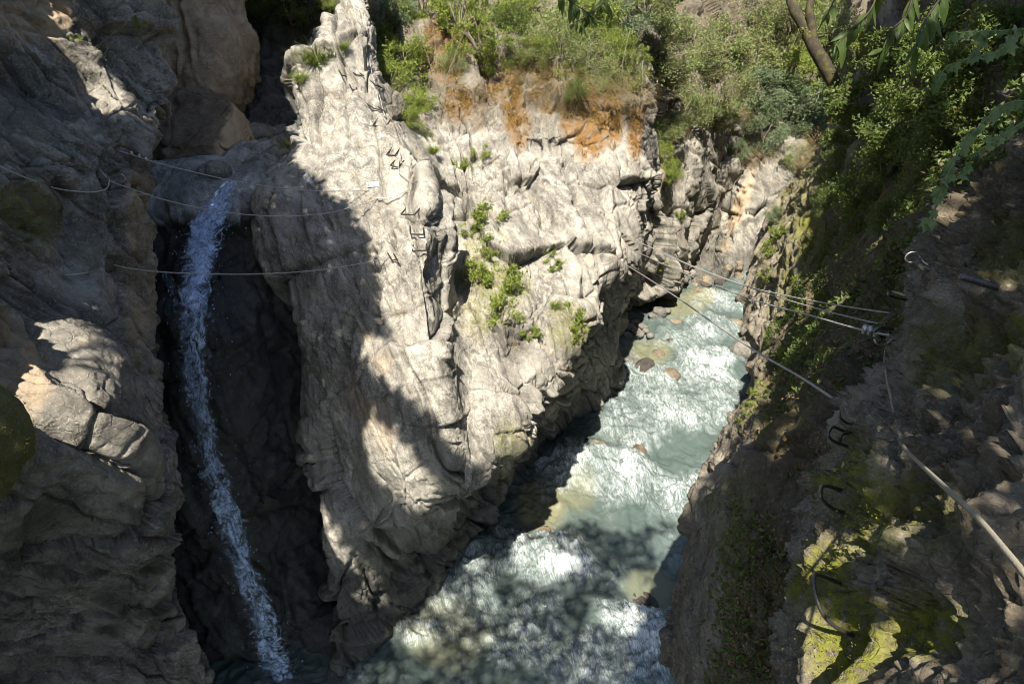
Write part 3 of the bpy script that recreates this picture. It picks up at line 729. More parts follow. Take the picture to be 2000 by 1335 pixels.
# ------------------------------------------------------------------ ironwork of the climbing route
def far_staple(px, py, w, h, lean, label):
    """rung bent from bar, both ends set in the rock; px,py = middle of its bar"""
    a = hit(px - w / 2, py - h); b = hit(px + w / 2 , py - h + lean)
    if a is None or b is None: return
    A, B = a[0], b[0]
    n = (a[1] + b[1]); n[2] *= 0.3; n = n / np.linalg.norm(n)
    out = (n + np.array([0.0, -0.35, -0.55])); out = out / np.linalg.norm(out) * 0.23
    ax = (B - A) * 0.06
    path = [A - out * 0.5, A + out * 0.82, A + out + ax, (A + B) / 2 + out, B + out - ax, B + out * 0.82, B - out * 0.5]
    o = Tubes().add(path, 0.017, n=8, sub=4).build("rung", M['blackiron'], origin=A)
    tag(o, label, "rung", "iron rungs up the pale buttress")
for px, py, w, h, lean, label in [
    (806, 420, 26, 13, 1, "bent iron rung just below the cable on the buttress, widest of the lit column"),
    (814, 459, 26, 14, 1, "iron rung second down from the cable end on the sunlit buttress"),
    (820, 494, 26, 16, -1, "iron rung third down from the cable end on the sunlit buttress"),
    (764, 505, 10, 8, -1, "small rung at the buttress end of the lowest chasm cable"),
    (747, 252, 24, 16, 3, "boxy iron rung on bare pale rock below the grass tuft"),
    (728, 210, 22, 7, 6, "flat lying iron rung on the buttress shoulder above the boxy rung"),
    (690, 190, 12, 22, 4, "narrow upright iron rung left of the crest near the top"),
    (668, 156, 12, 18, 4, "topmost iron rung on the buttress close to the grass tuft"),
    (697, 152, 14, 10, 2, "small iron rung beside the dark post on the crest"),
    (770, 300, 16, 7, 1, "thin iron rung level with the cable bend on the crest edge"),
    (778, 328, 14, 14, 4, "crooked iron rung a step above the white sign level"),
    (732, 180, 12, 20, 5, "iron rung against the crest edge beside bright bushes")]:
    far_staple(px, py, w, h, lean, label)

def near_staple(name, path, rad, label, group="iron rungs beside the near wall", ribbed=True):
    """path entries: px, py, offset in front of the rock (None = set into the rock)"""
    W = []
    hs = [hit(p[0], p[1]) for p in path]
    anchors = [h[2] for p, h in zip(path, hs) if p[2] is None]
    base = sum(anchors) / len(anchors)
    for p, h in zip(path, hs):
        W.append(pt(p[0], p[1], h[2] + 0.04) if p[2] is None else pt(p[0], p[1], base - p[2]))
    o = Tubes().add(W, rad, n=10, sub=5, rib=0.16 if ribbed else 0, ribstep=0.014).build(name, M['iron'], origin=W[0])
    tag(o, label, "rung", group)
near_staple("rung", [(1652, 1143, None), (1600, 1122, 0.05), (1590, 1127, 0.10), (1593, 1160, 0.14), (1606, 1195, 0.15), (1630, 1222, 0.10), (1680, 1247, None)], 0.0068, "large ribbed iron rung over bright moss, nearest the camera")
near_staple("rung", [(1650, 958, None), (1612, 948, 0.05), (1603, 957, 0.12), (1604, 972, 0.14), (1622, 990, 0.10), (1655, 1003, None)], 0.0072, "dark ribbed iron rung halfway up the near wall above the mossy one")
near_staple("rung", [(1662, 850, None), (1632, 834, 0.05), (1623, 836, 0.1), (1618, 850, 0.14), (1630, 862, 0.1), (1658, 872, None)], 0.009, "double looking iron rung with pale worn outer edge", ribbed=False)
near_staple("rung", [(1668, 842, None), (1645, 848, 0.06), (1640, 862, 0.04)], 0.009, "short worn bar inside the double looking rung", ribbed=False)
near_staple("rung", [(1640, 806, 0.08), (1641, 815, 0.1), (1655, 826, 0.05), (1668, 826, None)], 0.008, "thin curved rung just above the double looking rung", ribbed=False)
near_staple("rung", [(1775, 578, None), (1745, 570, 0.05), (1735, 572, 0.08), (1742, 579, 0.1), (1772, 586, None)], 0.011, "black loop rung below the coiled wire on the near wall", ribbed=False)
a, b = pt(1876, 540, hit(1895, 546)[2] - 0.16), at_hit(1985, 572, 0.05)
o = Tubes().add([a, a + (b - a) * 0.4, b], 0.0125, n=12, rib=0.10, ribstep=0.016).build("steel_pin", M['iron'], origin=a)
tag(o, "straight thick steel pin jutting out of mossy near wall", "pin")
# coil of spare wire
c = pt(1783, 503, hit(1783, 520)[2] - 0.15)
ring = [c + np.array([0.042 * math.cos(q), 0.010 * math.sin(q * 0.5), 0.036 * math.sin(q)]) for q in np.linspace(-0.3, 2 * math.pi + 0.2, 22)]
tail = [pt(1805, 512, hit(1805, 512)[2] - 0.10), at_hit(1822, 522, 0.03)]
o = Tubes().add(ring + tail, 0.0045, n=8, sub=3).build("wire_coil", M['steel'], origin=c)
tag(o, "shiny loop of spare wire curled on the near wall", "wire loop")
o = Tubes().add([at_hit(1798, 518, -0.05), at_hit(1806, 524, -0.05), at_hit(1824, 526, 0.02)], 0.013, n=10).build("wire_clamp", M['iron'], origin=c)
tag(o, "dark clamp plug where the coiled wire enters the rock", "clamp")

def cable(name, P, rad, label, cat="cable", mat='wire', group=None, clamps=(), lobes=0, twist=0, n=8, sub=10):
    o = Tubes().add(P, rad, n=n, sub=sub, lobes=lobes, twist=twist).build(name, M[mat], origin=P[0])
    tag(o, label, cat, group)
    for q in clamps:
        q = np.asarray(q)
        cb = Tubes().add([q + (0, 0, -0.03), q + (0.0, 0, 0.035)], 0.022, n=8, sub=1).add([q + (-0.022, 0, 0.02), q + (0.022, 0, 0.02)], 0.012, n=6, sub=1).build("clamp", M['steel'])
        cb.parent = o; cb.location = Vector(-P[0])
    return o
def span(a, b, mids):
    """a, b world ends; mids = photo pixels the wire passes; depth eased between the two ends"""
    fa, fb = proj(np.array([a]))[2][0], proj(np.array([b]))[2][0]
    pa, pb = proj(np.array([a]))[0][0], proj(np.array([b]))[0][0]
    out = [a]
    for m in mids:
        s = (m[0] - pa) / (pb - pa)
        d = 1 / ((1 - s) / fa + s / fb)
        out.append(pt(m[0], m[1], d))
    return out + [b]
g1 = "wires of the cable bridge over the waterfall chasm"
A = at_hit(150, 272, -0.10); B = at_hit(722, 371, 0.0)
P1 = span(at_hit(232, 294, -0.06), B, [(300, 316), (370, 334), (450, 352), (540, 366), (620, 373), (680, 373)])
cable("bridge_cable", P1, 0.010, "upper wire of three over the waterfall chasm, ending at the white sign", group=g1, clamps=[at_hit(257, 300, -0.08), at_hit(272, 305, -0.1), at_hit(285, 311, -0.1)])
P2 = span(at_hit(196, 331, -0.05), at_hit(738, 388, 0.0), [(214, 352), (260, 370), (320, 390), (400, 408), (480, 419), (560, 422), (640, 416), (690, 403)])
cable("bridge_cable", P2, 0.010, "middle wire of three over the waterfall chasm, drooping below the white sign", group=g1, clamps=[at_hit(206, 344, -0.06)])
P3 = span(at_hit(222, 517, -0.05), at_hit(764, 500, 0.0), [(260, 525), (330, 532), (420, 535), (500, 535), (580, 531), (660, 522), (720, 511)])
cable("bridge_cable", P3, 0.010, "lowest wire of three, crossing right in front of the waterfall", group=g1)
W = [at_hit(-20, 310, -0.4), at_hit(0, 325, -0.4), at_hit(50, 347, -0.4), at_hit(110, 368, -0.4), at_hit(170, 375, -0.3), at_hit(205, 370, -0.2), at_hit(213, 355, -0.15), at_hit(210, 342, -0.04)]
cable("hand_cable", W, 0.011, "slack loop of cable hanging across the shaded left cliff")
W = [at_hit(110, 275, 0.03), at_hit(122, 274, -0.08), at_hit(150, 280, -0.1), at_hit(170, 284, 0.03)]
o = Tubes().add(W, 0.013, n=8).build("rung", M['iron'], origin=W[0]); tag(o, "long thin rung high on the shaded left cliff above the slack cable", "rung")
W = [at_hit(122, 538, 0.03), at_hit(130, 537, -0.1), at_hit(168, 533, -0.1), at_hit(176, 532, 0.03)]
o = Tubes().add(W, 0.012, n=8).build("rung", M['steel'], origin=W[0]); tag(o, "pale straight rung low on the shaded left cliff beside the lowest wire", "rung")
W = [at_hit(233, 350, 0.02), at_hit(233, 343, -0.1), at_hit(239, 341, -0.12), at_hit(244, 350, -0.05), at_hit(240, 356, 0.02)]
o = Tubes().add(W, 0.014, n=8).build("eye_bolt", M['steel'], origin=W[0]); tag(o, "shiny eye bolt beside the clamps on the left cliff", "bolt")
# cable that runs up the buttress
W = [at_hit(x, y, -0.10) for x, y in [(735, 387), (770, 384), (795, 370), (806, 356), (815, 352)]]
cable("hand_cable", W, 0.011, "pale cable end curving across the lit buttress under the rungs", mat='steel')
W = [at_hit(x, y, -0.10) for x, y in [(806, 357), (790, 345), (778, 332), (782, 300), (788, 272), (782, 250), (768, 236), (752, 226), (742, 190), (728, 150), (722, 118)]]
cable("hand_cable", W, 0.010, "safety cable climbing the right edge of the lit buttress to the post")
h = hit(714, 138)[0]
o = Tubes().add([h + (0, 0, -0.3), h + (0.02, 0, 0.3), h + (0.03, -0.02, 0.62)], 0.045, n=8).build("iron_post", M['iron'], origin=h)
tag(o, "short dark iron post standing on the buttress crest", "post")
# sign
h = hit(731, 363); c = h[0] + h[1] * 0.06
bm = bmesh.new(); bmesh.ops.create_cube(bm, size=1); bmesh.ops.scale(bm, vec=(0.27, 0.012, 0.105), verts=bm.verts)
bmesh.ops.bevel(bm, geom=bm.edges[:], offset=0.004, segments=1)
me = bpy.data.meshes.new("sign"); bm.to_mesh(me); bm.free(); me.materials.append(M['sign'])
sg = add("sign", me); sg.location = c; sg.rotation_euler = (R(-22), R(-5), R(6))
tag(sg, "small white rectangular sign on the buttress at the upper wire", "sign")
for x0, x1, z0, z1 in ((-0.12, -0.075, -0.035, 0.03), (-0.055, 0.10, 0.008, 0.018), (-0.055, 0.07, -0.02, -0.012)):
    bm = bmesh.new(); bmesh.ops.create_cube(bm, size=1); bmesh.ops.scale(bm, vec=(x1 - x0, 0.002, z1 - z0), verts=bm.verts)
    me = bpy.data.meshes.new("print"); bm.to_mesh(me); bm.free(); me.materials.append(M['print'])
    q = add("print", me, sg); q.location = ((x0 + x1) / 2, -0.0075, (z0 + z1) / 2)
# wires over the river
g2 = "wires spanning the river to the near wall"
far = lambda x, y: at_hit(x, y, -0.05)
cable("bridge_cable", span(at_hit(1737, 611, 0.03), far(1205, 448), [(1650, 598), (1540, 578), (1440, 553), (1340, 515), (1270, 483)]), 0.008, "topmost wire over the river reaching the near wall below the loop rung", group=g2)
cable("bridge_cable", span(at_hit(1742, 637, 0.05), far(1212, 462), [(1708, 630), (1640, 614), (1550, 589), (1450, 556), (1350, 518), (1280, 486)]), 0.008, "second wire over the river, just beneath the topmost one", group=g2)
P4 = span(at_hit(1742, 655, 0.05), far(1222, 482), [(1712, 650), (1660, 638), (1580, 615), (1480, 588), (1380, 552), (1300, 517)])
cable("bridge_cable", P4, 0.008, "third wire over the river, clamped near the small ring on the near wall", group=g2, clamps=[P4[1], pt(1700, 646, proj(np.array([P4[1]]))[2][0] + 0.05), pt(1690, 644, proj(np.array([P4[1]]))[2][0] + 0.1)])
cable("bridge_cable", span(at_hit(1626, 777, 0.05), far(1206, 507), [(1560, 734), (1480, 688), (1400, 635), (1330, 586), (1260, 540)]), 0.009, "lowest single wire crossing low over the turquoise river", group=g2)
h = hit(1742, 652)[2]
o = Tubes().add([pt(1708, 662, h - 0.15), pt(1712, 670, h - 0.16), pt(1724, 674, h - 0.14), pt(1738, 668, h - 0.1), pt(1748, 655, h + 0.02)], 0.008, n=8).build("anchor_ring", M['steel'], origin=pt(1712, 670, h - 0.1))
tag(o, "pale half ring of steel at the wire anchors on the near wall", "ring")
o = Tubes().add([pt(1706, 648, h - 0.15), pt(1716, 641, h - 0.16), pt(1728, 640, h - 0.12), pt(1742, 643, h + 0.03)], 0.014, n=8).build("anchor_bolt", M['iron'], origin=pt(1716, 641, h - 0.1))
tag(o, "black bent anchor bolt holding the third river wire", "bolt")
# hand cable along the near wall
W = [at_hit(1737, 640, 0.02), at_hit(1728, 690, -0.26), at_hit(1731, 730, -0.24), at_hit(1745, 800, -0.14), at_hit(1758, 850, -0.10), at_hit(1768, 876, -0.05), at_hit(1800, 908, -0.20), at_hit(1850, 955, -0.42), pt(1905, 1006, 1.45), pt(1960, 1070, 1.28), pt(2005, 1125, 1.18), pt(2080, 1220, 1.08)]
cable("hand_cable", W, 0.0068, "thick twisted wire rope running down the near wall into the corner", mat='rope', lobes=6, twist=60, n=24)

# ------------------------------------------------------------------ boulders
def rock_ball(name, size, seed, mat, sub=4, rough=0.16, block=0.18):
    bm = bmesh.new(); bmesh.ops.create_icosphere(bm, subdivisions=sub, radius=1.0)
    V = np.array([v.co[:] for v in bm.verts])
    h, e = facets(V * 0.9 + seed * 3.1, seed, 1.0)
    d = 1 + rough * fbm(V * 0.9 + seed, 4, seed=seed) + block * h * 0.6 + 0.03 * fbm(V * 4 + seed, 3, seed=seed + 3)
    V = V * d[:, None] * np.asarray(size)
    for v, c in zip(bm.verts, V): v.co = c
    me = bpy.data.meshes.new(name); bm.to_mesh(me); bm.free()
    me.polygons.foreach_set("use_smooth", np.ones(len(me.polygons), dtype=bool))
    me.materials.append(mat)
    return me
def tints(me, **kw):
    n = len(me.vertices)
    for k in ("ochre", "moss", "wet", "tan", "soil", "streak"):
        attr(me, k, kw.get(k, np.zeros(n)) * np.ones(n))
def bmat(nm, light, dark, stain=(0.06, 0.05, 0.04)):
    return rock_material(nm, light, dark, stain, scale=2.2, bump=0.35)
M['b_tan'] = bmat("tan_boulder", (0.30, 0.245, 0.17), (0.17, 0.13, 0.09))
M['b_red'] = bmat("red_boulder", (0.30, 0.11, 0.08), (0.15, 0.06, 0.05))
M['b_grey'] = bmat("grey_boulder", (0.34, 0.32, 0.28), (0.17, 0.16, 0.14))
M['b_dark'] = bmat("dark_boulder", (0.11, 0.085, 0.07), (0.045, 0.038, 0.034), (0.02, 0.02, 0.02))
M['b_brown'] = bmat("brown_boulder", (0.28, 0.18, 0.11), (0.13, 0.085, 0.055))
BOULDERS = [
 (1165, 888, 46, 36, 'b_tan', "tan boulder half sunk beside the bulging pillar foot"),
 (1247, 891, 34, 26, 'b_brown', "brown boulder in mid river above the wide white rapid"),
 (1286, 697, 26, 18, 'b_tan', "orange tan boulder in mid river with a dark upstream top"),
 (1260, 724, 48, 24, 'b_dark', "dark wet boulder with waterlogged twigs near the left bank"),
 (1313, 736, 38, 18, 'b_tan', "low tan boulder just right of the dark twiggy one"),
 (1320, 634, 26, 13, 'b_tan', "small bright orange boulder in the upper river"),
 (1428, 779, 26, 12, 'b_red', "red boulder awash close to the right bank"),
 (1420, 819, 34, 17, 'b_brown', "flat brown boulder downstream of the red one"),
 (1063, 1045, 36, 32, 'b_brown', "round brown boulder above the bright foaming drop"),
 (950, 1168, 40, 60, 'b_red', "reddish boulder just under water near the left wall foot"),
 (1150, 1190, 86, 50, 'b_dark', "wide dark boulder under rushing water in the lower river"),
 (1268, 1200, 110, 52, 'b_dark', "long dark wet slab below the smooth sunlit pool"),
 (1450, 694, 44, 36, 'b_grey', "big smooth grey boulder at the right bank cliff foot"),
 (1474, 728, 34, 28, 'b_red', "reddish brown boulder below the big grey one"),
 (1438, 641, 34, 20, 'b_tan', "tan boulder at the water's edge under the right cliff"),
 (1375, 745, 24, 10, 'b_brown', "thin brown boulder breaking the surface in mid rapid"),
 (1395, 690, 24, 9, 'b_tan', "pale tan boulder barely showing near the right bank"),
 (1310, 668, 20, 8, 'b_dark', "small dark boulder between the two orange ones"),
 (1379, 556, 30, 20, 'b_tan', "largest tan rock on the gravel spit at the bend"),
 (1364, 572, 22, 12, 'b_tan', "flat tan rock at the tip of the gravel spit"),
 (1391, 573, 22, 10, 'b_tan', "low tan rock on the water side of the spit"),
 (1357, 560, 14, 11, 'b_tan', "small tan rock on the left of the spit"),
 (1362, 551, 12, 12, 'b_red', "small reddish rock on the spit"),
 (1403, 556, 18, 15, 'b_dark', "dark rock at the far right of the spit"),
 (1343, 546, 18, 14, 'b_grey', "grey rock in shade behind the spit"),
 (1331, 565, 16, 11, 'b_grey', "grey rock under the overhang left of the spit"),
 (1350, 534, 20, 14, 'b_grey', "grey rock wedged in the dark at the river bend"),
 (1322, 552, 16, 12, 'b_grey', "dark grey rock furthest left under the overhang by the spit"),
 (1440, 522, 26, 24, 'b_tan', "pale cream boulder against the far cliff at the bend"),
 (1424, 524, 16, 14, 'b_tan', "small cream boulder left of the pale one at the bend"),
 (1445, 540, 22, 14, 'b_tan', "cream boulder in front of the pale one at the bend")]
for i, (px, py, w, h, m, label) in enumerate(BOULDERS):
    d = CAM_Z / (0.5 - 0.866 * (667.5 - py) / FPX)
    for _ in range(4):
        p = pt(px, py, d); d += (p[2] - water_z(p[1])) / (0.5 - 0.866 * (667.5 - py) / FPX)
    p = pt(px, py, d)
    far_stack = py < 545
    if far_stack:
        hh = hit(px, py); p = hh[0] if hh is not None and hh[2] < d + 2 else p
    sx = w / 2 * d / FPX * 1.02; sz = h / 2 * d / FPX * 1.15
    me = rock_ball("boulder", (sx, (sx * 0.9 + sz) / 2 if h < w * 1.3 else sz, min(sz * 1.1, sx)), 100 + i, M[m])
    zc = np.array([v.co.z for v in me.vertices])
    tints(me, wet=np.clip((0.25 * sz - zc) / (0.5 * sz), 0, 1) * (0.8 if m != 'b_dark' else 0.6))
    o = add("boulder", me); sink = -0.05 if far_stack else (0.28 * sz if py < 1000 else (-0.85 * sz if py > 1100 else -0.1 * sz))
    o.location = (p[0], p[1] + sx * 0.3, p[2] + sink); o.rotation_euler = (0, 0, i * 1.3 % 6.28)
    tag(o, label, "boulder", "boulders in the river bed")
# stones heaped under the left overhang
for i, (px, py, w) in enumerate([(1232, 640, 22), (1222, 629, 15), (1247, 650, 24), (1256, 637, 17), (1270, 655, 15), (1228, 655, 16), (1262, 646, 13), (1241, 629, 16), (1230, 705, 22), (1246, 698, 16), (1288, 609, 26), (1303, 606, 17), (1275, 617, 16)]):
    d = CAM_Z / (0.5 - 0.866 * (667.5 - py) / FPX) - 1.5
    p = pt(px, py, d)
    while p[2] > water_z(p[1]) + 0.12: d += 0.1; p = pt(px, py, d)
    s = w / 2 * d / FPX * 1.2
    me = rock_ball("stone", (s, s * 0.8, s * 0.62), 200 + i, M['b_grey'], sub=3, block=0.3); tints(me, wet=0.35)
    o = add("stone", me); o.location = p; o.rotation_euler = (0.2 * math.sin(i), 0.2 * math.cos(i), i)
    tag(o, "grey stone heaped at the shaded foot of the left bank overhang", "stone", "stones under the left bank overhang")

def hull_rock(name, P, mat, seed, cuts=4, amp=0.06):
    bm = bmesh.new()
    for p in P: bm.verts.new(p)
    r = bmesh.ops.convex_hull(bm, input=bm.verts)
    for v in [v for v in bm.verts if not v.link_faces]: bm.verts.remove(v)
    bmesh.ops.triangulate(bm, faces=bm.faces)
    bmesh.ops.bevel(bm, geom=bm.edges[:], offset=0.10, segments=2, affect='EDGES')
    bmesh.ops.triangulate(bm, faces=bm.faces)
    for _ in range(cuts):
        lim = 0.12
        es = [e for e in bm.edges if e.calc_length() > lim]
        if not es: break
        bmesh.ops.subdivide_edges(bm, edges=es, cuts=1, use_grid_fill=True)
        bmesh.ops.triangulate(bm, faces=[f for f in bm.faces if len(f.verts) > 3])
    bm.normal_update()
    V = np.array([v.co[:] for v in bm.verts]); N = np.array([v.normal[:] for v in bm.verts])
    h, e = facets(V * 1.2, seed, 1.0)
    d = amp * (1.2 * fbm(V * 1.1, 5, seed=seed) + 1.2 * h + 0.4 * fbm(V * 5, 3, seed=seed + 4))
    V = V + N * d[:, None]
    for v, c in zip(bm.verts, V): v.co = c
    bm.normal_update()
    me = bpy.data.meshes.new(name); bm.to_mesh(me); bm.free()
    me.polygons.foreach_set("use_smooth", np.ones(len(me.polygons), dtype=bool))
    me.materials.append(mat)
    return me, V, N
HP = pts([(285, 235, 19.2), (340, 172, 19.6), (400, 168, 19.8), (455, 203, 19.0), (488, 238, 19.6), (503, 285, 19.8), (494, 306, 19.4), (470, 326, 18.6), (428, 288, 18.2), (420, 262, 18.2), (330, 330, 17.9), (290, 325, 18.2), (330, 300, 17.7),
          (300, 240, 22), (400, 180, 22.5), (480, 230, 22.5), (470, 330, 21.5), (300, 330, 21.5)])
ctr = HP.mean(0)
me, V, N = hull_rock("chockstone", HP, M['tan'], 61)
V2 = V
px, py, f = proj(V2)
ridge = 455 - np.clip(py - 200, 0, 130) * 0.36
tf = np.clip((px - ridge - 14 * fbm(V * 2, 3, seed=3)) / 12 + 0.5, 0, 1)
tints(me, tan=tf, wet=np.clip(0.70 - tf, 0, 1) * 0.9, streak=0.6)  # bounce light on the right face, shade on the left, put into the colour
me.transform(Matrix.Translation(-Vector(ctr)))
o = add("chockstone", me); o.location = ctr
tag(o, "huge dark boulder with tan right face jammed in the chasm above the waterfall", "boulder")
c = pt(-26, 862, hit(20, 862)[2] - 0.25)
me = rock_ball("mossy_boulder", (0.27, 0.4, 0.52), 77, M['near'], sub=5, rough=0.22, block=0.14); tints(me, moss=0.6, soil=0.3)
o = add("mossy_boulder", me); o.location = c
mv = np.array([v.co[:] for v in me.vertices])
MOSSY = (o, mv)
tag(o, "rounded mossy boulder at the left picture edge against the cliff", "boulder")
for i, (px, py, w, label) in enumerate([(505, 262, 60, "grey rock lodged just right of the chockstone"), (545, 300, 50, "rough grey rock on the ledge beside the buttress"), (525, 325, 36, "flat grey rock at the lip right of the waterfall"), (560, 275, 36, "darker rock at the back of the ledge"), (420, 335, 60, "smooth grey rock under the chockstone at the lip")]):
    h = hit(px, py)
    s = w / 2 * h[2] / FPX
    me = rock_ball("ledge_rock", (s, s, s * 0.7), 300 + i, M['b_grey'], block=0.25); tints(me, streak=0.5)
    o = add("ledge_rock", me); o.location = h[0]; tag(o, label, "rock", "rocks on the waterfall ledge")

# ------------------------------------------------------------------ waterfall
def fall_material():
    t = NT("falling_water")
    uv = t.n("UVMap", uv_map="flow").outputs[0]
    mp = t.n("Mapping"); t.l(uv, mp.inputs["Vector"]); mp.inputs["Scale"].default_value = (1, 0.33, 1)
    n1 = t.noise(mp.outputs[0], 7, 7, 0.7, 1.0)
    n2 = t.noise(mp.outputs[0], 26, 5, 0.7, 0.6)
    m = t.math('ADD', t.math('MULTIPLY', n1, 0.65), t.math('MULTIPLY', n2, 0.35))
    a = t.ramp(t.math('ADD', m, t.math('MULTIPLY', t.math('SUBTRACT', t.attr("dens"), 0.5), 0.45)), [(0.44, 0), (0.60, 1)])
    d = t.n("BsdfPrincipled")
    t.l(t.mix(n2, (0.24, 0.37, 0.68), (0.66, 0.78, 0.96)), d.inputs["Base Color"]); d.inputs["Roughness"].default_value = 0.55
    t.l(t.bump(m, 0.8, 0.06), d.inputs["Normal"])
    tr = t.n("BsdfTransparent"); mx = t.n("MixShader")
    t.l(a, mx.inputs[0]); t.l(tr.outputs[0], mx.inputs[1]); t.l(d.outputs[0], mx.inputs[2]); t.l(mx.outputs[0], t.out.inputs["Surface"])
    return t.m
M['fall'] = fall_material()
def vfall(py, y=10.7):
    v = (667.5 - py) / FPX
    h = y * (0.5 - 0.866 * v) / (0.866 + 0.5 * v)
    return y * 0.866 + h * 0.5
FP = [(452, 352, 15.6, 22), (440, 372, 15.35, 38), (420, 405, 15.0, 66), (402, 440, 14.6, 84), (393, 480, 14.0, 78), (388, 520, 13.3, 64), (382, 570, 12.7, 70), (380, 640, vfall(640) + .15, 76), (380, 720, vfall(720), 68), (388, 790, vfall(790), 56), (400, 860, vfall(860), 58), (424, 930, vfall(930), 64),
      (446, 1010, vfall(1010), 66), (472, 1090, vfall(1090), 64), (500, 1170, vfall(1170), 64), (525, 1250, vfall(1250), 70), (545, 1320, vfall(1320), 84), (560, 1400, vfall(1400), 100)]
def build_fall():
    Vs, Qs, dn, uvs, n0_ = [], [], [], [], 0
    L = np.array(FP); tt = np.linspace(0, len(L) - 1, 420)
    C = np.stack([np.interp(tt, np.arange(len(L)), L[:, i]) for i in range(4)], 1)
    C = smooth(C, 60, 0)
    S2 = np.array([(306, 512, 14.6, 10), (326, 540, 14.2, 22), (345, 580, 13.6, 26), (358, 630, 13.1, 26), (366, 690, 12.7, 22), (372, 760, 12.8, 14)])
    t2 = np.linspace(0, len(S2) - 1, 90); C2 = np.stack([np.interp(t2, np.arange(len(S2)), S2[:, i]) for i in range(4)], 1)
    CM = C
    for layer in range(4):
        C = CM if layer < 3 else C2
        nu = 40
        u = np.linspace(-1, 1, nu)
        PX = C[:, 0:1] + u[None] * C[:, 3:4] * ((0.52, 0.66, 0.86, 0.6)[layer]); PY = C[:, 1:2] + 0 * PX
        D = C[:, 2:3] + 0 * PX + 0.30 * u[None] ** 2 * (1 - 0.2 * layer) + 0.12 * (min(layer, 2) - 1)
        UU = (PX - 1000) / FPX; VV = (667.5 - PY) / FPX
        P = np.stack([D * UU, D * (CP + VV * SP), CAM_Z + D * (-SP + VV * CP)], -1).reshape(-1, 3)
        s = np.cumsum(np.r_[0, np.linalg.norm(np.diff(P.reshape(len(C), nu, 3)[:, nu // 2], axis=0), axis=1)])
        q = np.stack([P[:, 0] * 3.0, P[:, 1] * 1.5, np.repeat(s, nu) * 0.8 - layer * 4], 1)
        P = P + np.stack([0.09 * fbm(q, 4, seed=layer), 0.14 * fbm(q + 9, 4, seed=layer + 4), 0 * P[:, 0]], 1)
        Vs.append(P)
        idx = np.arange(len(C) * nu).reshape(len(C), nu) + n0_
        Qs.append(np.stack([idx[:-1, :-1], idx[1:, :-1], idx[1:, 1:], idx[:-1, 1:]], -1).reshape(-1, 4)); n0_ += len(P)
        edge = 1 - np.abs(u) ** 3
        dn.append((0.09 + 0.5 * np.repeat(edge[None], len(C), 0) * (1 - 0.12 * layer) - 0.08 * (C[:, 1:2] > 600) - (0, 0.04, 0.16, 0.06)[layer]).ravel())
        uvs.append(np.stack([np.repeat((u * 0.25)[None], len(C), 0).ravel() * 1.0 + layer * 3, np.repeat(s, nu)], 1))
    rd = np.random.default_rng(31); nd = 900
    k = rd.integers(0, len(CM), nd); off_ = rd.normal(size=nd) * 0.5; sz = rd.uniform(0.004, 0.011, nd)
    Dd = CM[k, 2] + rd.normal(size=nd) * 0.12 - 0.1
    uu = (CM[k, 0] + off_ * CM[k, 3] * 0.8 - 1000) / FPX; vv = (667.5 - CM[k, 1] - rd.normal(size=nd) * 6) / FPX
    Pd = np.stack([Dd * uu, Dd * (CP + vv * SP), CAM_Z + Dd * (-SP + vv * CP)], 1)
    a_ = rd.normal(size=(nd, 3)) * sz[:, None]; b_ = rd.normal(size=(nd, 3)) * sz[:, None]; z_ = np.zeros((nd, 3)); z_[:, 2] = sz * 2.2
    Vs.append(np.stack([Pd - a_, Pd - z_, Pd + a_ + b_ * 0.3, Pd + z_], 1).reshape(-1, 3))
    Qs.append(np.arange(nd * 4).reshape(nd, 4) + n0_); dn.append(np.full(nd * 4, 2.0)); uvs.append(rd.uniform(0, 4, (nd * 4, 2)))
    me = mesh_np("waterfall", np.vstack(Vs), np.vstack(Qs), M['fall'])
    attr(me, "dens", np.concatenate(dn))
    UV = np.vstack(uvs); ul = me.uv_layers.new(name="flow")
    li = np.empty(len(me.loops), dtype=np.int32); me.loops.foreach_get("vertex_index", li)
    ul.data.foreach_set("uv", np.ascontiguousarray(UV[li], dtype=np.float32).ravel())
    o = add("waterfall", me)
    tag(o, "narrow bluish white waterfall dropping down the dark chasm", "waterfall")
build_fall()

#@@VEG
# ------------------------------------------------------------------ leaves
def leaf_material(name, a, b, trans=0.35, dry=None):
    t = NT(name)
    tone = t.attr("tone")
    oi = t.n("ObjectInfo").outputs["Random"]
    k = t.math('ADD', t.math('MULTIPLY', tone, 0.8), t.math('MULTIPLY', oi, 0.2))
    c = t.mix(k, a, b)
    if dry is not None: c = t.mix(t.ramp(tone, [(0.90, 0), (0.94, 1)]), c, dry)
    d = t.n("BsdfPrincipled"); t.l(c, d.inputs["Base Color"]); d.inputs["Roughness"].default_value = 0.5; d.inputs["Specular IOR Level"].default_value = 0.35
    tr = t.n("BsdfTranslucent"); t.l(t.mix(0.4, c, (0.25, 0.32, 0.03)), tr.inputs["Color"])
    mx = t.n("MixShader"); mx.inputs[0].default_value = trans
    t.l(d.outputs[0], mx.inputs[1]); t.l(tr.outputs[0], mx.inputs[2]); t.l(mx.outputs[0], t.out.inputs["Surface"])
    return t.m
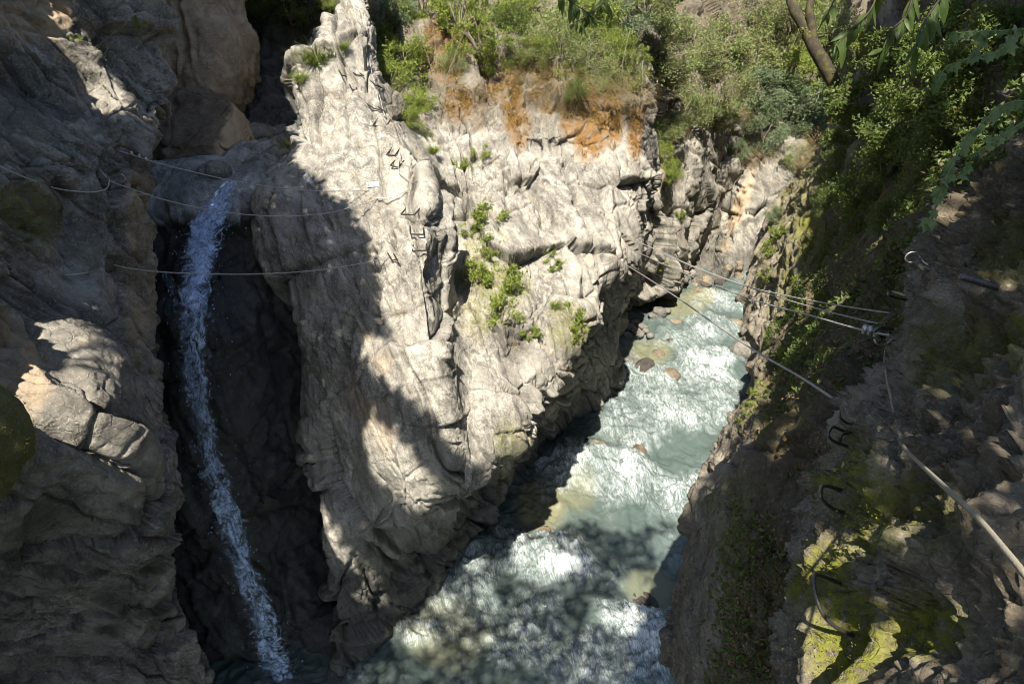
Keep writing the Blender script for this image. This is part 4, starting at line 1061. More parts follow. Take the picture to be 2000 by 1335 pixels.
L = {
 'rust': leaf_material("rusty_growth", (0.13, 0.065, 0.018), (0.40, 0.24, 0.06), 0.25),
 'moss': leaf_material("moss_tuft", (0.07, 0.08, 0.010), (0.23, 0.23, 0.035), 0.2),
 'olive': leaf_material("olive_leaf", (0.10, 0.13, 0.045), (0.36, 0.41, 0.165), 0.32, (0.30, 0.21, 0.10)),
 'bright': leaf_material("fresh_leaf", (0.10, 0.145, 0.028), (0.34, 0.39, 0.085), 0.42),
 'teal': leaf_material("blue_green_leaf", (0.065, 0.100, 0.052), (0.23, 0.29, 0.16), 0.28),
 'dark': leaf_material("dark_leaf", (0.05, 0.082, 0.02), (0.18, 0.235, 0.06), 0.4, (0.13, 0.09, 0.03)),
 'dry': leaf_material("dry_grass", (0.11, 0.075, 0.032), (0.32, 0.235, 0.11), 0.2),
 'litter': leaf_material("dead_leaf", (0.10, 0.055, 0.028), (0.30, 0.20, 0.11), 0.1),
 'grass': leaf_material("grass_blade", (0.11, 0.15, 0.03), (0.27, 0.31, 0.09), 0.3),
 'ivy': leaf_material("ivy_leaf", (0.07, 0.12, 0.035), (0.20, 0.27, 0.12), 0.4),
 'chestnut': leaf_material("long_dark_leaf", (0.035, 0.065, 0.012), (0.09, 0.13, 0.03), 0.4),
}
def bark(name, a, b, moss=0.0):
    t = NT(name); pos = t.n("NewGeometry").outputs["Position"]
    n = t.noise(pos, 9, 7, 0.7); n2 = t.noise(pos, 3, 4, 0.6)
    c = t.mix(n, a, b)
    if moss: c = t.mix(t.ramp(n2, [(0.45, 0), (0.6, moss)]), c, (0.12, 0.11, 0.02))
    t.bsdf(Base_Color=c, Roughness=0.9, Normal=t.bump(n, 0.8, 0.03)); return t.m
M['bark'] = bark("mossy_bark", (0.015, 0.012, 0.009), (0.06, 0.046, 0.03), 0.45)
M['twig'] = bark("grey_twig", (0.10, 0.08, 0.055), (0.26, 0.22, 0.165))
M['stem'] = bark("green_stem", (0.10, 0.13, 0.04), (0.24, 0.26, 0.11))

def leaf_mesh(name, C, size, mat, r, up=0.3, aspect=0.5, direction=None, spread=1.0, fold=0.15):
    """one quad per leaf (base, side, tip, side) scattered at C"""
    n = len(C)
    D = r.normal(size=(n, 3)) * spread
    if direction is not None: D += np.asarray(direction)
    D /= np.linalg.norm(D, axis=1, keepdims=True)
    U = r.normal(size=(n, 3)); U[:, 2] += up * 3
    S = np.cross(D, U); S /= np.maximum(np.linalg.norm(S, axis=1, keepdims=True), 1e-9)
    Nn = np.cross(S, D)
    sz = (np.asarray(size) * r.uniform(0.65, 1.25, n))[:, None]
    a = C; b = C + D * sz * 0.45 + S * sz * aspect * 0.5 - Nn * sz * fold; c = C + D * sz; d = C + D * sz * 0.45 - S * sz * aspect * 0.5 - Nn * sz * fold
    V = np.stack([a, b, c, d], 1).reshape(-1, 3)
    Q = np.arange(n * 4).reshape(n, 4)
    me = mesh_np(name, V, Q, mat, smooth_shade=False)
    attr(me, "tone", np.repeat(r.uniform(0, 1, n), 4)[:len(me.vertices)])
    return me

def bush_mesh(kind, n, leaf, clumps, seed, squash=(1, 1, 0.8), airy=False):
    r = np.random.default_rng(seed)
    cc = r.normal(size=(clumps, 3)); cc /= np.linalg.norm(cc, axis=1, keepdims=True)
    cc *= r.uniform(0.35, 1.0, clumps)[:, None] ** 0.7
    cc *= np.asarray(squash)
    w = r.uniform(0.4, 1.6, clumps); w /= w.sum()
    k = r.choice(clumps, n, p=w)
    sg = r.uniform(0.10, 0.20, clumps)[k] * (0.7 if airy else 1)
    C = cc[k] + r.normal(size=(n, 3)) * sg[:, None] * np.array([1, 1, 0.7])
    crown = leaf_mesh(kind + "_crown", C, leaf, L[kind], r, up=0.35)
    T = Tubes()
    for i in range(min(clumps, 14)):
        e = cc[i]; m = e * 0.5 + r.normal(size=3) * 0.12
        T.add([np.array([0, 0.1, -0.55]), m + (0, 0, -0.15), e], [0.035, 0.022, 0.008], n=5, sub=3)
    return crown, T
PROTO = {}
def proto(kind):
    if kind in PROTO: return PROTO[kind]
    base = {'olive': ('olive', 5200, 0.085, 46), 'olive2': ('olive', 4600, 0.075, 60), 'bright': ('bright', 4200, 0.095, 40), 'airy': ('bright', 2400, 0.095, 30), 'teal': ('teal', 5000, 0.085, 44), 'dark': ('dark', 3000, 0.13, 34), 'herb': ('bright', 1100, 0.15, 18), 'dark2': ('dark', 3400, 0.10, 44)}[kind]
    crown, T = bush_mesh(base[0], base[1], base[2], base[3], sum(map(ord, kind)), airy=(kind in ('airy', 'herb')))
    so = T.build("stem", M['twig'])
    PROTO[kind] = (crown, so.data)
    bpy.data.objects.remove(so)
    return PROTO[kind]

CNT = [0]
def bush(px, py, rpx, kind, label, group=None, dd=None, name="bush", squash=(1, 1, 1)):
    h = hit(px, py)
    if h is None: return
    r = rpx * h[2] / FPX
    crown, stem = proto(kind)
    root = bpy.data.objects.new(name, None); COL.objects.link(root)
    c = h[0] + h[1] * r * (0.35 if dd is None else dd)
    root.location = c; CNT[0] += 1
    root.rotation_euler = (0.25 * math.sin(CNT[0] * 2.1), 0.25 * math.cos(CNT[0] * 1.7), CNT[0] * 2.399)
    root.scale = (r * squash[0], r * squash[1], r * squash[2])
    add("crown", crown, root); add("stem", stem, root)
    tag(root, label, "bush", group)
    return root

gO = "olive green shrubs above the river bend"; gB = "fresh green bushes on the buttress crest"; gD = "dark shrubs on the shaded slope"; gH = "small green plants on the pale cliff"; gS = "green plants at the slope edge"
OL = "olive green shrub in the sunlit thicket above the river bend"
for px, py, r, kind, label, g in [
 (752, 18, 42, 'teal', "deep green bush touching the pale column at the top", gB), (792, 40, 42, 'bright', "bright bush right of the deep green one at the top edge", gB),
 (842, 22, 52, 'airy', "airy yellow green sapling foliage at the top edge", gB), (762, 92, 46, 'bright', "bright green bush right beside the dark iron post", gB),
 (805, 120, 46, 'bright', "bright leafy bush midway along the crest, above the orange lichen's left", gB), (775, 160, 44, 'bright', "fresh green bush below the iron post spilling over the crest", gB),
 (812, 205, 34, 'bright', "green bush on the crest beside the boxy rung", gB), (795, 240, 26, 'bright', "lowest trailing bush on the crest edge, yellow green", gB), (832, 262, 18, 'airy', "thin sprig hanging below the crest bushes", gB),
 (918, 92, 46, 'airy', "airy bright sapling in front of the orange lichen", gB), (962, 78, 36, 'airy', "bright twiggy shrub right of the orange lichen at the top", gB), (890, 50, 50, 'airy', "sparse yellow green shrub with pale twigs over the lichen", gB),
 (905, 25, 44, 'airy', "yellow green sprays at the top edge right of the airy sapling", gB), (1000, 12, 44, 'bright', "fresh green bush cut by the top edge left of the central branch tip", gO), (1065, 95, 34, 'bright', "fresh green bush low on the brow, left of centre", gO), (940, 128, 28, 'airy', "yellow green sprig between the two lichen stripes", gB), (1185, 92, 40, 'bright', "fresh green bush on the right part of the brow", gO), (1105, 130, 30, 'airy', "yellow green sprig hanging into the middle of the fringe", gO), (1238, 118, 32, 'airy', "yellow green sprig at the right corner of the brow", gO),
 (1010, 60, 44, 'dark2', "dark hanging shrub between the lichen patches at the top", None), (1050, 30, 56, 'olive', "grey green shrub at the top edge above the hanging dry grass", gO),
 (1080, 95, 56, 'olive2', "twiggy grey shrub over the dry overhang", gO), (1150, 50, 62, 'bright', "lush mid green bush at the top above the overhang", gO), (1140, 125, 52, 'olive2', "dusty olive shrub on the brow of the overhang", gO),
 (1100, 62, 50, 'olive', "grey olive shrub between the twiggy one and the lush one", gO), (1040, 105, 36, 'olive', "small olive shrub in the dry fringe right of the lichen", gO), (1180, 175, 34, 'olive2', "olive shrub dangling into the dry fringe", gO), (1235, 160, 34, 'olive', "olive shrub dangling at the fringe's right end", gO), (985, 30, 40, 'olive', "olive shrub at the top edge beside the dark hanging one", gO), (1010, 130, 30, 'dark2', "dark shrub low in the fringe", None), (1120, 185, 26, 'dark2', "dark twiggy clump in the middle of the fringe", None), (880, 130, 30, 'olive2', "dry twiggy shrub on the orange lichen", gO),
 (1215, 40, 60, 'teal', "tall dark green bush right of the lush one at the top", gO), (1205, 120, 50, 'olive', "olive shrub at the right end of the overhang brow", gO),
 (1290, 60, 56, 'olive', "olive shrub at the top edge, first right of the dark hanging clump of the overhang", gO), (1350, 90, 62, 'olive2', "olive grey shrub in the thicket one step right of the overhang's brow", gO), (1415, 60, 58, 'olive', "olive shrub at the top, between two grey green ones in the thicket", gO), (1300, 150, 56, 'olive', "olive shrub directly over the left upstream rib", gO), (1390, 160, 58, 'olive2', "dusty olive shrub in the heart of the thicket, left of the blue green ones", gO), (1340, 215, 54, 'olive', "olive shrub overhanging the upstream buttress tip", gO),
 (1478, 40, 58, 'olive2', "dusty shrub at the top edge left of the leaning trunk's fork", gO), (1470, 115, 58, 'olive', "olive shrub beneath that dusty top edge shrub, above the blue green ones", gO), (1545, 70, 58, 'olive', "olive shrub touching the leaning trunk's fork on its left", gO), (1480, 190, 54, 'teal', "blue green shrub in the middle of the thicket", gO),
 (1540, 150, 54, 'bright', "paler green bush left of the leaning trunk", gO), (1545, 215, 60, 'teal', "blue green rounded shrub, biggest over the cliff at the bend", gO), (1495, 262, 44, 'teal', "blue green shrub hanging lowest over the bend", gO), (1585, 250, 46, 'teal', "blue green shrub touching the foot of the leaning trunk", gO),
 (1555, 300, 36, 'olive', "small olive shrub under the big blue green one", gO), (1615, 60, 56, 'olive2', "olive shrub just right of the leaning trunk at the top", gO), (1650, 130, 52, 'olive', "sunlit olive shrub right of the leaning trunk", gO), (1690, 100, 46, 'olive2', "sunlit pale shrub at the edge of the dark foliage", gO), (1715, 75, 36, 'bright', "sunlit tuft of shrub highest at the edge of the dark foliage", gO), (1615, 190, 46, 'olive', "olive shrub behind the lower trunk", gO), (1560, 10, 54, 'olive', "olive shrub cut by the top edge behind the leaning trunk", gO), (1250, 15, 54, 'olive', "olive shrub cut by the top edge above the overhang's right end", gO),
 (1298, 235, 40, 'olive', "olive shrub hanging on the left rib of the upstream cliff", gO), (1288, 290, 32, 'bright', "green bush clinging low on the upstream rib", gO), (1305, 335, 26, 'bright', "smallest green bush on the upstream rib", gO), (1430, 300, 26, 'teal', "small blue green bush on the dark corner cliff", gO), (1400, 225, 34, 'olive', "olive bush on the tip of the upstream buttress", gO),
]: bush(px, py, r * (1.22 if g == gB else 1.08), kind, label, g)
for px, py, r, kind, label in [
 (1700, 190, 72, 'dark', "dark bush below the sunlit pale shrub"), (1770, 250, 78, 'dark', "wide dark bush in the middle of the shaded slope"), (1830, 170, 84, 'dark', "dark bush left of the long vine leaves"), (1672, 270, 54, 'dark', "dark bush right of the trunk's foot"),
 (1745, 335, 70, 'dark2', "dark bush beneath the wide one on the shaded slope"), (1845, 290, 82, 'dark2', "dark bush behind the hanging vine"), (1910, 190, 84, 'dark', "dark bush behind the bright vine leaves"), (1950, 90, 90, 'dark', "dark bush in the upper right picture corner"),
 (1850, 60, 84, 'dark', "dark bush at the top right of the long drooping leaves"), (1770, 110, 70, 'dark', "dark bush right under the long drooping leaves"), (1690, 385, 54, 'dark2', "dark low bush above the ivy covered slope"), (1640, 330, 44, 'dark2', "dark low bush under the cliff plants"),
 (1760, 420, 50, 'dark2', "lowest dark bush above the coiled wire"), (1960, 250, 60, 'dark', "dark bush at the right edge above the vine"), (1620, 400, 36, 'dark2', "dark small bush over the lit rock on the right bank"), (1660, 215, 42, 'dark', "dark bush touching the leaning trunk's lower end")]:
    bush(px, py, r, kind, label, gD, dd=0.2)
for px, py, r, label in [
 (950, 425, 30, "leafy plant highest in the green line down the pale cliff"), (918, 452, 18, "fern like plant beside the gully below the crest"), (962, 480, 22, "small plant under the highest one on the pale cliff"),
 (945, 530, 30, "plant cluster left in the green line on the pale cliff"), (990, 556, 34, "bright plant cluster in the middle of the green line"), (985, 608, 32, "largest plant cluster low in the green line"), (1035, 652, 20, "plant at the lower end of the green line"),
 (1112, 620, 28, "plant on the nose of the pale cliff"), (1125, 645, 18, "plant hanging under the nose of the pale cliff"), (1082, 520, 16, "slim plant on the bare rock right of the green line"), (1072, 492, 14, "slim plant just above another on the bare rock"),
 (905, 330, 22, "plant at the top of the gully under the ledge"), (940, 300, 18, "plant in the crack under the lichen"), (1290, 515, 12, "tiny plant in the shade behind the river wires"), (1325, 420, 11, "tiny plant on the lit upstream rib")]:
    bush(px, py, r * 1.35, 'herb', label, gH, dd=0.12, name="plant", squash=(1, 1, 1.15))
for px, py, r, kind, label in [
 (1512, 488, 26, 'herb', "bright plant on the pale right bank cliff at the bend"), (1530, 452, 28, 'herb', "bright plant higher on the right bank cliff"), (1498, 535, 18, 'herb', "plant nearest the water on the right bank cliff"),
 (1562, 548, 20, 'herb', "sunlit plant over the tan rock of the right bank"), (1490, 770, 30, 'herb', "bright bushy plant on the slope edge over the river"), (1465, 800, 20, 'herb', "bright plant hanging lowest on the slope edge"), (1535, 690, 20, 'herb', "plant midway along the slope edge"), (1572, 612, 18, 'herb', "plant under the river wires on the slope"), (1520, 420, 22, 'teal', "blue green plant at the top of the right bank cliff"), (1450, 820, 14, 'herb', "small plant over the water below the bright bushy one")]:
    bush(px, py, r, kind, label, gS, dd=0.15, name="plant")

# ------------------------------------------------------------------ grasses and hanging dry growth
def blade_mesh(name, n, length, width, mat, r, out=0.5, droop=1.0, base=0.15, up=1.0):
    V, Q, tone = [], [], []
    for i in range(n):
        a = r.uniform(0, 2 * math.pi); q = r.uniform(0, 1) ** 0.5 * base
        p = np.array([math.cos(a) * q, math.sin(a) * q, r.normal() * base * 0.4])
        v = np.array([math.cos(a) * out * r.uniform(0.2, 1.2), math.sin(a) * out * r.uniform(0.2, 1.2), up * r.uniform(0.6, 1.0)])
        ln = length * r.uniform(0.45, 1.1); s = np.array([-math.sin(a), math.cos(a), 0.0]); tn = r.uniform()
        k = len(V); seg = 4
        for j in range(seg + 1):
            w = width * (1 - j / seg) + width * 0.12
            V += [p - s * w, p + s * w]; tone += [tn, tn]
            v = v + np.array([0, 0, -droop * 0.42]); p = p + v / max(np.linalg.norm(v), 0.3) * ln / seg
        for j in range(seg): Q.append([k + 2 * j, k + 2 * j + 1, k + 2 * j + 3, k + 2 * j + 2])
    me = mesh_np(name, np.array(V), np.array(Q), mat); attr(me, "tone", np.array(tone)[:len(me.vertices)])
    return me
rg = np.random.default_rng(5)
dry_me = [blade_mesh("dry_strands", 340, 1.0, 0.010, L['dry'], rg, out=1.3, droop=0.65, base=0.9, up=0.6) for _ in range(3)]
grass_me = blade_mesh("grass_tuft", 420, 1.1, 0.014, L['grass'], rg, out=0.7, droop=0.55, base=0.3)
def tuft(px, py, rpx, me, name, label, cat, group=None, dd=0.15):
    h = hit(px, py); r = rpx * h[2] / FPX
    o = add(name, me); o.location = h[0] + h[1] * r * dd; o.scale = (r, r, r); CNT[0] += 1; o.rotation_euler = (0, 0, CNT[0] * 2.4)
    tag(o, label, cat, group); return o
for i, (px, py, r) in enumerate([(1040, 150, 40), (1090, 165, 44), (1130, 185, 40), (1175, 165, 44), (1215, 170, 44), (1245, 190, 36), (1060, 190, 30), (1200, 205, 34), (1010, 160, 30), (1110, 215, 28), (920, 175, 26)]):
    tuft(px, py, r, dry_me[i % 3], "dry_grass", "brown dry grass hanging in a fringe over the orange stained overhang", "dry grass", "dry grass hanging from the overhang")
for px, py, r, label in [(1440, 300, 26, "dry tuft on the corner cliff below the blue green shrubs"), (1430, 225, 30, "dry tuft on the brow of the upstream buttress"), (1500, 300, 26, "dry tuft under the hanging shrub at the bend"), (1600, 285, 34, "golden dry grass left of the dark bushes"), (1585, 320, 30, "golden dry grass over the right bank cliff"), (1325, 260, 22, "dry tuft beside the upstream rib bushes")]:
    tuft(px, py, r, dry_me[0], "dry_grass", label, "dry grass", "dry grass on the upstream cliffs")
tuft(612, 122, 52, grass_me, "grass_tuft", "long bright grass tuft on the left shoulder of the buttress", "grass tuft")
tuft(590, 160, 26, grass_me, "grass_tuft", "smaller yellowing grass tuft hanging below the long one", "grass tuft")
tuft(668, 95, 22, grass_me, "grass_tuft", "small grass tuft at the foot of the pale column", "grass tuft")
tuft(650, 18, 18, grass_me, "grass_tuft", "grass tuft high on the left edge of the pale column", "grass tuft")
tuft(558, 290, 22, grass_me, "grass_tuft", "pale grass tuft on the rubble ledge by the chasm", "grass tuft")
tuft(848, 300, 20, grass_me, "grass_tuft", "grass tuft on the crest edge beside the thin rung", "grass tuft")
tuft(1085, 600, 16, grass_me, "grass_tuft", "grass tuft left of the plant on the nose", "grass tuft")

# ------------------------------------------------------------------ ground cover on the shaded slope
def scatter(name, obj, n, size, kind, fn, label, cat, lift=0.03, aspect=0.55, seed=3, up=0.8):
    r = np.random.default_rng(seed)
    me = obj.data; m = len(me.polygons)
    C = np.empty(m * 3); me.polygons.foreach_get("center", C); C = C.reshape(-1, 3)
    Nn = np.empty(m * 3); me.polygons.foreach_get("normal", Nn); Nn = Nn.reshape(-1, 3)
    A = np.empty(m); me.polygons.foreach_get("area", A)
    px, py, f = proj(C)
    w = A * fn(px, py, C, f) * (np.einsum('ij,ij->i', Nn, np.array([0, 0, CAM_Z]) - C) > 0)
    k = r.choice(m, n, p=w / w.sum())
    P = C[k] + r.normal(size=(n, 3)) * 0.03 + Nn[k] * lift * r.uniform(0.3, 2.0, n)[:, None]
    o = add(name, leaf_mesh(name, P, size, L[kind], r, up=up, aspect=aspect))
    tag(o, label, cat, kind="stuff")
    return o
slope = [o for o in COL.objects if o.name == "slope"][0]
nearw = [o for o in COL.objects if o.name == "rock_wall"][0]
patchy = lambda C, s, lo: np.clip(0.25 + 2.2 * fbm(C * s, 4, seed=77), lo, 1.3)
edge = lambda px, py: np.clip((px - (1440 + np.clip(700 - py, 0, 400) * 0.15 - np.clip(py - 760, 0, 600) * 0.13)) / 60, 0, 1)
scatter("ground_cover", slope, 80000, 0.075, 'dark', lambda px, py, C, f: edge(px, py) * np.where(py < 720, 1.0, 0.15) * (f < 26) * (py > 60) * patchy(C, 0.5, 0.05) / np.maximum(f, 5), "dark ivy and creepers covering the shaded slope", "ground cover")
scatter("leaf_litter", slope, 6500, 0.05, 'litter', lambda px, py, C, f: edge(px, py) * (py > 520) * (f < 16) * patchy(C, 0.8, 0.02) / np.maximum(f, 5), "brown dead leaves lying on the shaded slope", "leaf litter", lift=0.012, up=1.5, seed=4)
nearw = [o for o in COL.objects if o.name == "rock_wall"][0]
scatter("moss", nearw, 90000, 0.008, 'moss', lambda px, py, C, f: ell(px, py, [(1600, 1120, 45, 70, 30, 1), (1650, 1270, 70, 90, 0, 1), (1810, 1220, 70, 50, 0, .8), (1700, 1000, 40, 60, 20, .6), (1850, 700, 60, 60, 0, .4), (1970, 480, 50, 50, 0, .6)]) * np.clip(0.2 + 2.5 * fbm(C * 5, 3, seed=8), 0, 1), "yellow green moss cushions on the near wall", "moss", lift=0.007, up=0.4, seed=6)

rm = np.random.default_rng(41); kk = rm.integers(0, len(MOSSY[1]), 9000)
mo_ = add("moss", leaf_mesh("moss", MOSSY[1][kk] * rm.uniform(0.985, 1.02, (9000, 1)) + rm.normal(size=(9000, 3)) * 0.008, 0.022, L['moss'], rm, up=0.3), MOSSY[0])
mo_["kind"] = "stuff"
butt = [o for o in COL.objects if o.name == "buttress"][0]
RUST = [(870, 95, 40, 60, 0, 1), (915, 80, 24, 50, 0, .8), (1000, 195, 20, 75, -8, 1), (960, 160, 16, 50, -12, .8), (900, 205, 28, 30, 0, .9), (1060, 180, 22, 50, 0, .7), (1150, 240, 26, 60, 0, 1), (1115, 215, 18, 50, 0, .8), (1195, 215, 18, 50, 0, .8), (1240, 250, 12, 45, 0, 1)]
scatter("rusty_growth", butt, 15000, 0.06, 'rust', lambda px, py, C, f: ell(px, py, RUST) * np.clip(0.1 + 2.4 * fbm(C * np.array([1.6, 1.6, 0.6]), 4, seed=28), 0, 1), "rust and yellow growth hanging in streaks on the cliff top", "growth", lift=0.04, up=0.1, seed=26)
scatter("brow_scrub", butt, 9000, 0.09, 'olive', lambda px, py, C, f: np.clip((235 - py) / 60, 0, 1) * np.clip((px - 850) / 40, 0, 1) * np.clip(2.4 * fbm(C * 0.9, 4, seed=29), 0, 1), "low olive scrub covering the brow of the cliff", "scrub", lift=0.09, up=0.3, seed=27)
scatter("ivy", nearw, 5200, 0.045, 'dark', lambda px, py, C, f: np.clip((440 - (px - 1800) * 0.75 - py) / 70, 0, 1) * (px < 2080) * np.clip(0.4 + 2 * fbm(C * 2.5, 3, seed=18), 0, 1), "dark ivy leaves over the top of the near wall", "ivy", lift=0.03, up=0.5, seed=16)

# ------------------------------------------------------------------ leaning trunk, bare twigs
def tree(name, path, radii, label, limbs=(), crown=None):
    root = bpy.data.objects.new(name, None); COL.objects.link(root); root.location = path[0]
    T = Tubes().add(path, radii, n=12, sub=5)
    for lp, lr in limbs: T.add(lp, lr, n=7, sub=4)
    t_ = T.build("trunk", M['bark'], origin=None); t_.parent = root; t_.location = -Vector(path[0])
    if crown is not None:
        c_ = add("crown", crown, root); c_.location = -Vector(path[0])
    tag(root, label, "tree")
    return root
dT = hit(1640, 215)[2]
dT = dT - 0.1; dk = dT / 12.5
tp = [pt(1652, 250, dT + 0.6), pt(1648, 235, dT + 0.2), pt(1636, 180, dT - 0.4), pt(1612, 130, dT - 0.6), pt(1590, 92, dT - 0.7), pt(1570, 50, dT - 0.6), pt(1548, 10, dT - 0.5), pt(1545, -45, dT), pt(1610, -130, dT + 1.0)]
fork = [pt(1590, 92, dT - 0.7), pt(1585, 50, dT - 0.9), pt(1584, 0, dT - 1.0), pt(1625, -90, dT - 0.4)]
rT = np.random.default_rng(9)
cl = np.vstack([pt(x, y, dT - 0.6 + rT.normal() * 0.3) + rT.normal(size=(40, 3)) * 0.13 for x, y in [(1575, 30), (1568, 60), (1600, 50), (1592, 15), (1602, 110), (1645, 195), (1655, 205), (1625, 150), (1560, 5), (1610, 80)]])
tree("leaning_tree", tp, [dk * v for v in (0.13, 0.12, 0.115, 0.125, 0.115, 0.10, 0.09, 0.08, 0.06)], "dark mossy trunk leaning over the slope, forked near the top edge", limbs=[(fork, [dk * v for v in (0.085, 0.08, 0.07, 0.05)])],
     crown=leaf_mesh("crown", cl, 0.11, L['bright'], rT))
def twigs(name, paths, rad, label, mat='twig', cat="twig"):
    T = Tubes()
    for p in paths: T.add(p, np.linspace(rad, rad * 0.35, len(p)), n=6, sub=4)
    o = T.build(name, M[mat], origin=paths[0][0]); tag(o, label, cat); return o
h0 = hit(870, 230)[2] - 0.5
q = lambda x, y, dd=0.0: pt(x, y, h0 + dd)
twigs("sapling", [[q(862, 250, .4), q(856, 180), q(852, 110, -.2), q(845, 40, -.3)], [q(858, 190), q(880, 130, -.2), q(908, 60, -.4), q(925, 20, -.5)], [q(864, 212, .1), q(895, 175, -.1), q(925, 150, -.1)], [q(856, 170), q(838, 120, -.2), q(822, 70, -.3)], [q(870, 150, -.1), q(900, 118, -.2), q(940, 100, -.3)]], 0.015, "thin bare stemmed sapling in front of the orange lichen", cat="sapling")
h0 = hit(200, 90)[2] - 0.25
twigs("twig", [[q(190, 105, .25), q(197, 85), q(212, 75), q(228, 72)], [q(196, 88), q(186, 92), q(180, 104)], [q(206, 78), q(212, 90), q(206, 104), q(196, 108)], [q(212, 75), q(222, 64), q(226, 60)]], 0.013, "pale curled dead twig sprouting from the left cliff")
h0 = hit(1060, 130)[2] - 0.6
twigs("dead_branch", [[q(1040, 20, .6), q(1075, 80), q(1090, 140), q(1080, 200)], [q(1230, 60, .6), q(1215, 140), q(1232, 220), q(1218, 262)], [q(1255, 120, .8), q(1250, 200), q(1222, 262, .2)], [q(1130, 60, .5), q(1120, 150), q(1135, 230)]], 0.011, "pale dead branches dangling in the dry fringe")
hb = [hit(x, 300 - (x - 600) * 0)[2] for x in (620,)]
for px, py, r, label in [(150, 78, 14, "small green sprout on the left cliff above the twig"), (270, 42, 16, "dark green sprout high on the left cliff's edge")]:
    bush(px, py, r, 'herb', label, "sprouts on the left cliff", dd=0.1, name="plant")
bush(585, 22, 52, 'dark2', "dark foliage hanging into the top of the chasm", None)
bush(530, 5, 44, 'dark2', "dark foliage above the tan rock in the chasm", None)
bush(635, 8, 22, 'bright', "sunlit sprig at the chasm's top beside the pale column", None)

# ------------------------------------------------------------------ vines and long leaves near the camera
def lobed_leaf(size, kind, r, lobes=True):
    if lobes: o = [(0, 0), (0.30, -0.10), (0.52, 0.12), (0.36, 0.30), (0.44, 0.62), (0.20, 0.60), (0.0, 1.0)]
    else: o = [(0, 0), (0.10, 0.15), (0.15, 0.40), (0.13, 0.65), (0.06, 0.87), (0.0, 1.0)]
    o = o + [(-x, y) for x, y in o[-2:0:-1]]
    return np.array([(x * size, y * size, -0.25 * abs(x) * size - 0.18 * (y * y) * size) for x, y in o])
def vine(name, stems, leaves, label, kind, stem_r, cat, lobes=True, seed=1, stem_mat='stem'):
    """stems: world paths; leaves: (point, direction, size)"""
    r = np.random.default_rng(seed)
    root = bpy.data.objects.new(name, None); COL.objects.link(root); o0 = np.array(stems[0][0]); root.location = o0
    T = Tubes()
    for p in stems: T.add(p, np.linspace(stem_r, stem_r * 0.5, len(p)), n=6, sub=5)
    s_ = T.build("stem", M[stem_mat]); s_.parent = root; s_.location = -Vector(o0)
    V, F, tone = [], [], []
    for p, d, sz in leaves:
        lf = lobed_leaf(sz, kind, r, lobes)
        d = np.asarray(d, float); d /= np.linalg.norm(d)
        u = np.array([0, -0.5, 0.85]) + r.normal(size=3) * 0.45
        s = np.cross(d, u); s /= np.linalg.norm(s); n = np.cross(s, d)
        W = p + lf[:, :1] * s + lf[:, 1:2] * d + lf[:, 2:] * n
        k = len(V); c = W.mean(0) * 0.5 + (p + d * sz * 0.45) * 0.5
        V += list(W) + [c + n * 0.03 * sz]; m = len(W); tn = r.uniform()
        F += [[k + i, k + (i + 1) % m, k + m] for i in range(m)]; tone += [tn] * (m + 1)
    me = bpy.data.meshes.new("leaves"); me.from_pydata([tuple(v) for v in V], [], F); me.update(); me.materials.append(L[kind]); attr(me, "tone", np.array(tone))
    lo = add("leaves", me, root); lo.location = -Vector(o0)
    tag(root, label, cat)
    return root
def leafy(path_px, d, n, size, r, droop=0.6):
    """leaves along a photo path at depth d"""
    P = [pt(x, y, dd) for (x, y), dd in zip(path_px, np.linspace(d[0], d[1], len(path_px)))]
    Q = resample(np.array(P), 60); out = []
    for i in np.linspace(4, 59, n).astype(int):
        t = Q[min(i + 1, 59)] - Q[i - 1]; t /= np.linalg.norm(t)
        sd = r.normal(size=3) * 0.6
        out.append((Q[i], t * 0.5 + sd + np.array([0, -0.2, -droop]), size * r.uniform(0.6, 1.2)))
    return P, out
r = np.random.default_rng(21)
S1, l1 = leafy([(2020, 55), (1960, 60), (1900, 62), (1862, 66)], (3.0, 2.9), 20, 0.05, r)
S2, l2 = leafy([(1930, 62), (1900, 110), (1850, 130), (1828, 165)], (2.95, 2.9), 16, 0.045, r)
S3, l3 = leafy([(1990, 58), (1950, 100), (1905, 112)], (3.0, 2.8), 12, 0.06, r)
vine("vine", [S1, S2, S3], l1 + l2 + l3, "bright lobed vine leaves lit at the upper right", 'ivy', 0.004, "vine", seed=3)
S1, l1 = leafy([(2020, 195), (1960, 205), (1900, 260), (1860, 320), (1835, 380), (1812, 440)], (2.9, 2.6), 34, 0.052, r)
S2, l2 = leafy([(2010, 230), (1950, 270), (1905, 300), (1880, 340), (1850, 350)], (2.9, 2.7), 20, 0.045, r)
vine("vine", [S1, S2], l1 + l2, "pale green ivy strand hanging down in front of the dark near rock", 'ivy', 0.0035, "vine", seed=4)
S1, l1 = leafy([(1720, -30), (1700, 20), (1660, 60), (1636, 85)], (4.4, 4.2), 16, 0.16, r, 1.0)
S2, l2 = leafy([(1790, -30), (1770, 30), (1740, 60), (1725, 95)], (4.3, 4.1), 16, 0.17, r, 1.0)
S3, l3 = leafy([(1850, -20), (1820, 20), (1800, 55), (1790, 90)], (4.2, 4.0), 12, 0.16, r, 1.0)
S4, l4 = leafy([(1640, -30), (1625, 10), (1612, 30)], (4.6, 4.5), 8, 0.14, r, 1.0)
vine("branch", [S1, S2, S3, S4], l1 + l2 + l3 + l4, "drooping branch of long dark leaves entering from the top right", 'chestnut', 0.007, "branch", lobes=False, seed=5, stem_mat='bark')
S1, l1 = leafy([(1080, -30), (1110, 0), (1140, 20), (1165, 40)], (6.2, 6.0), 20, 0.16, r, 0.8)
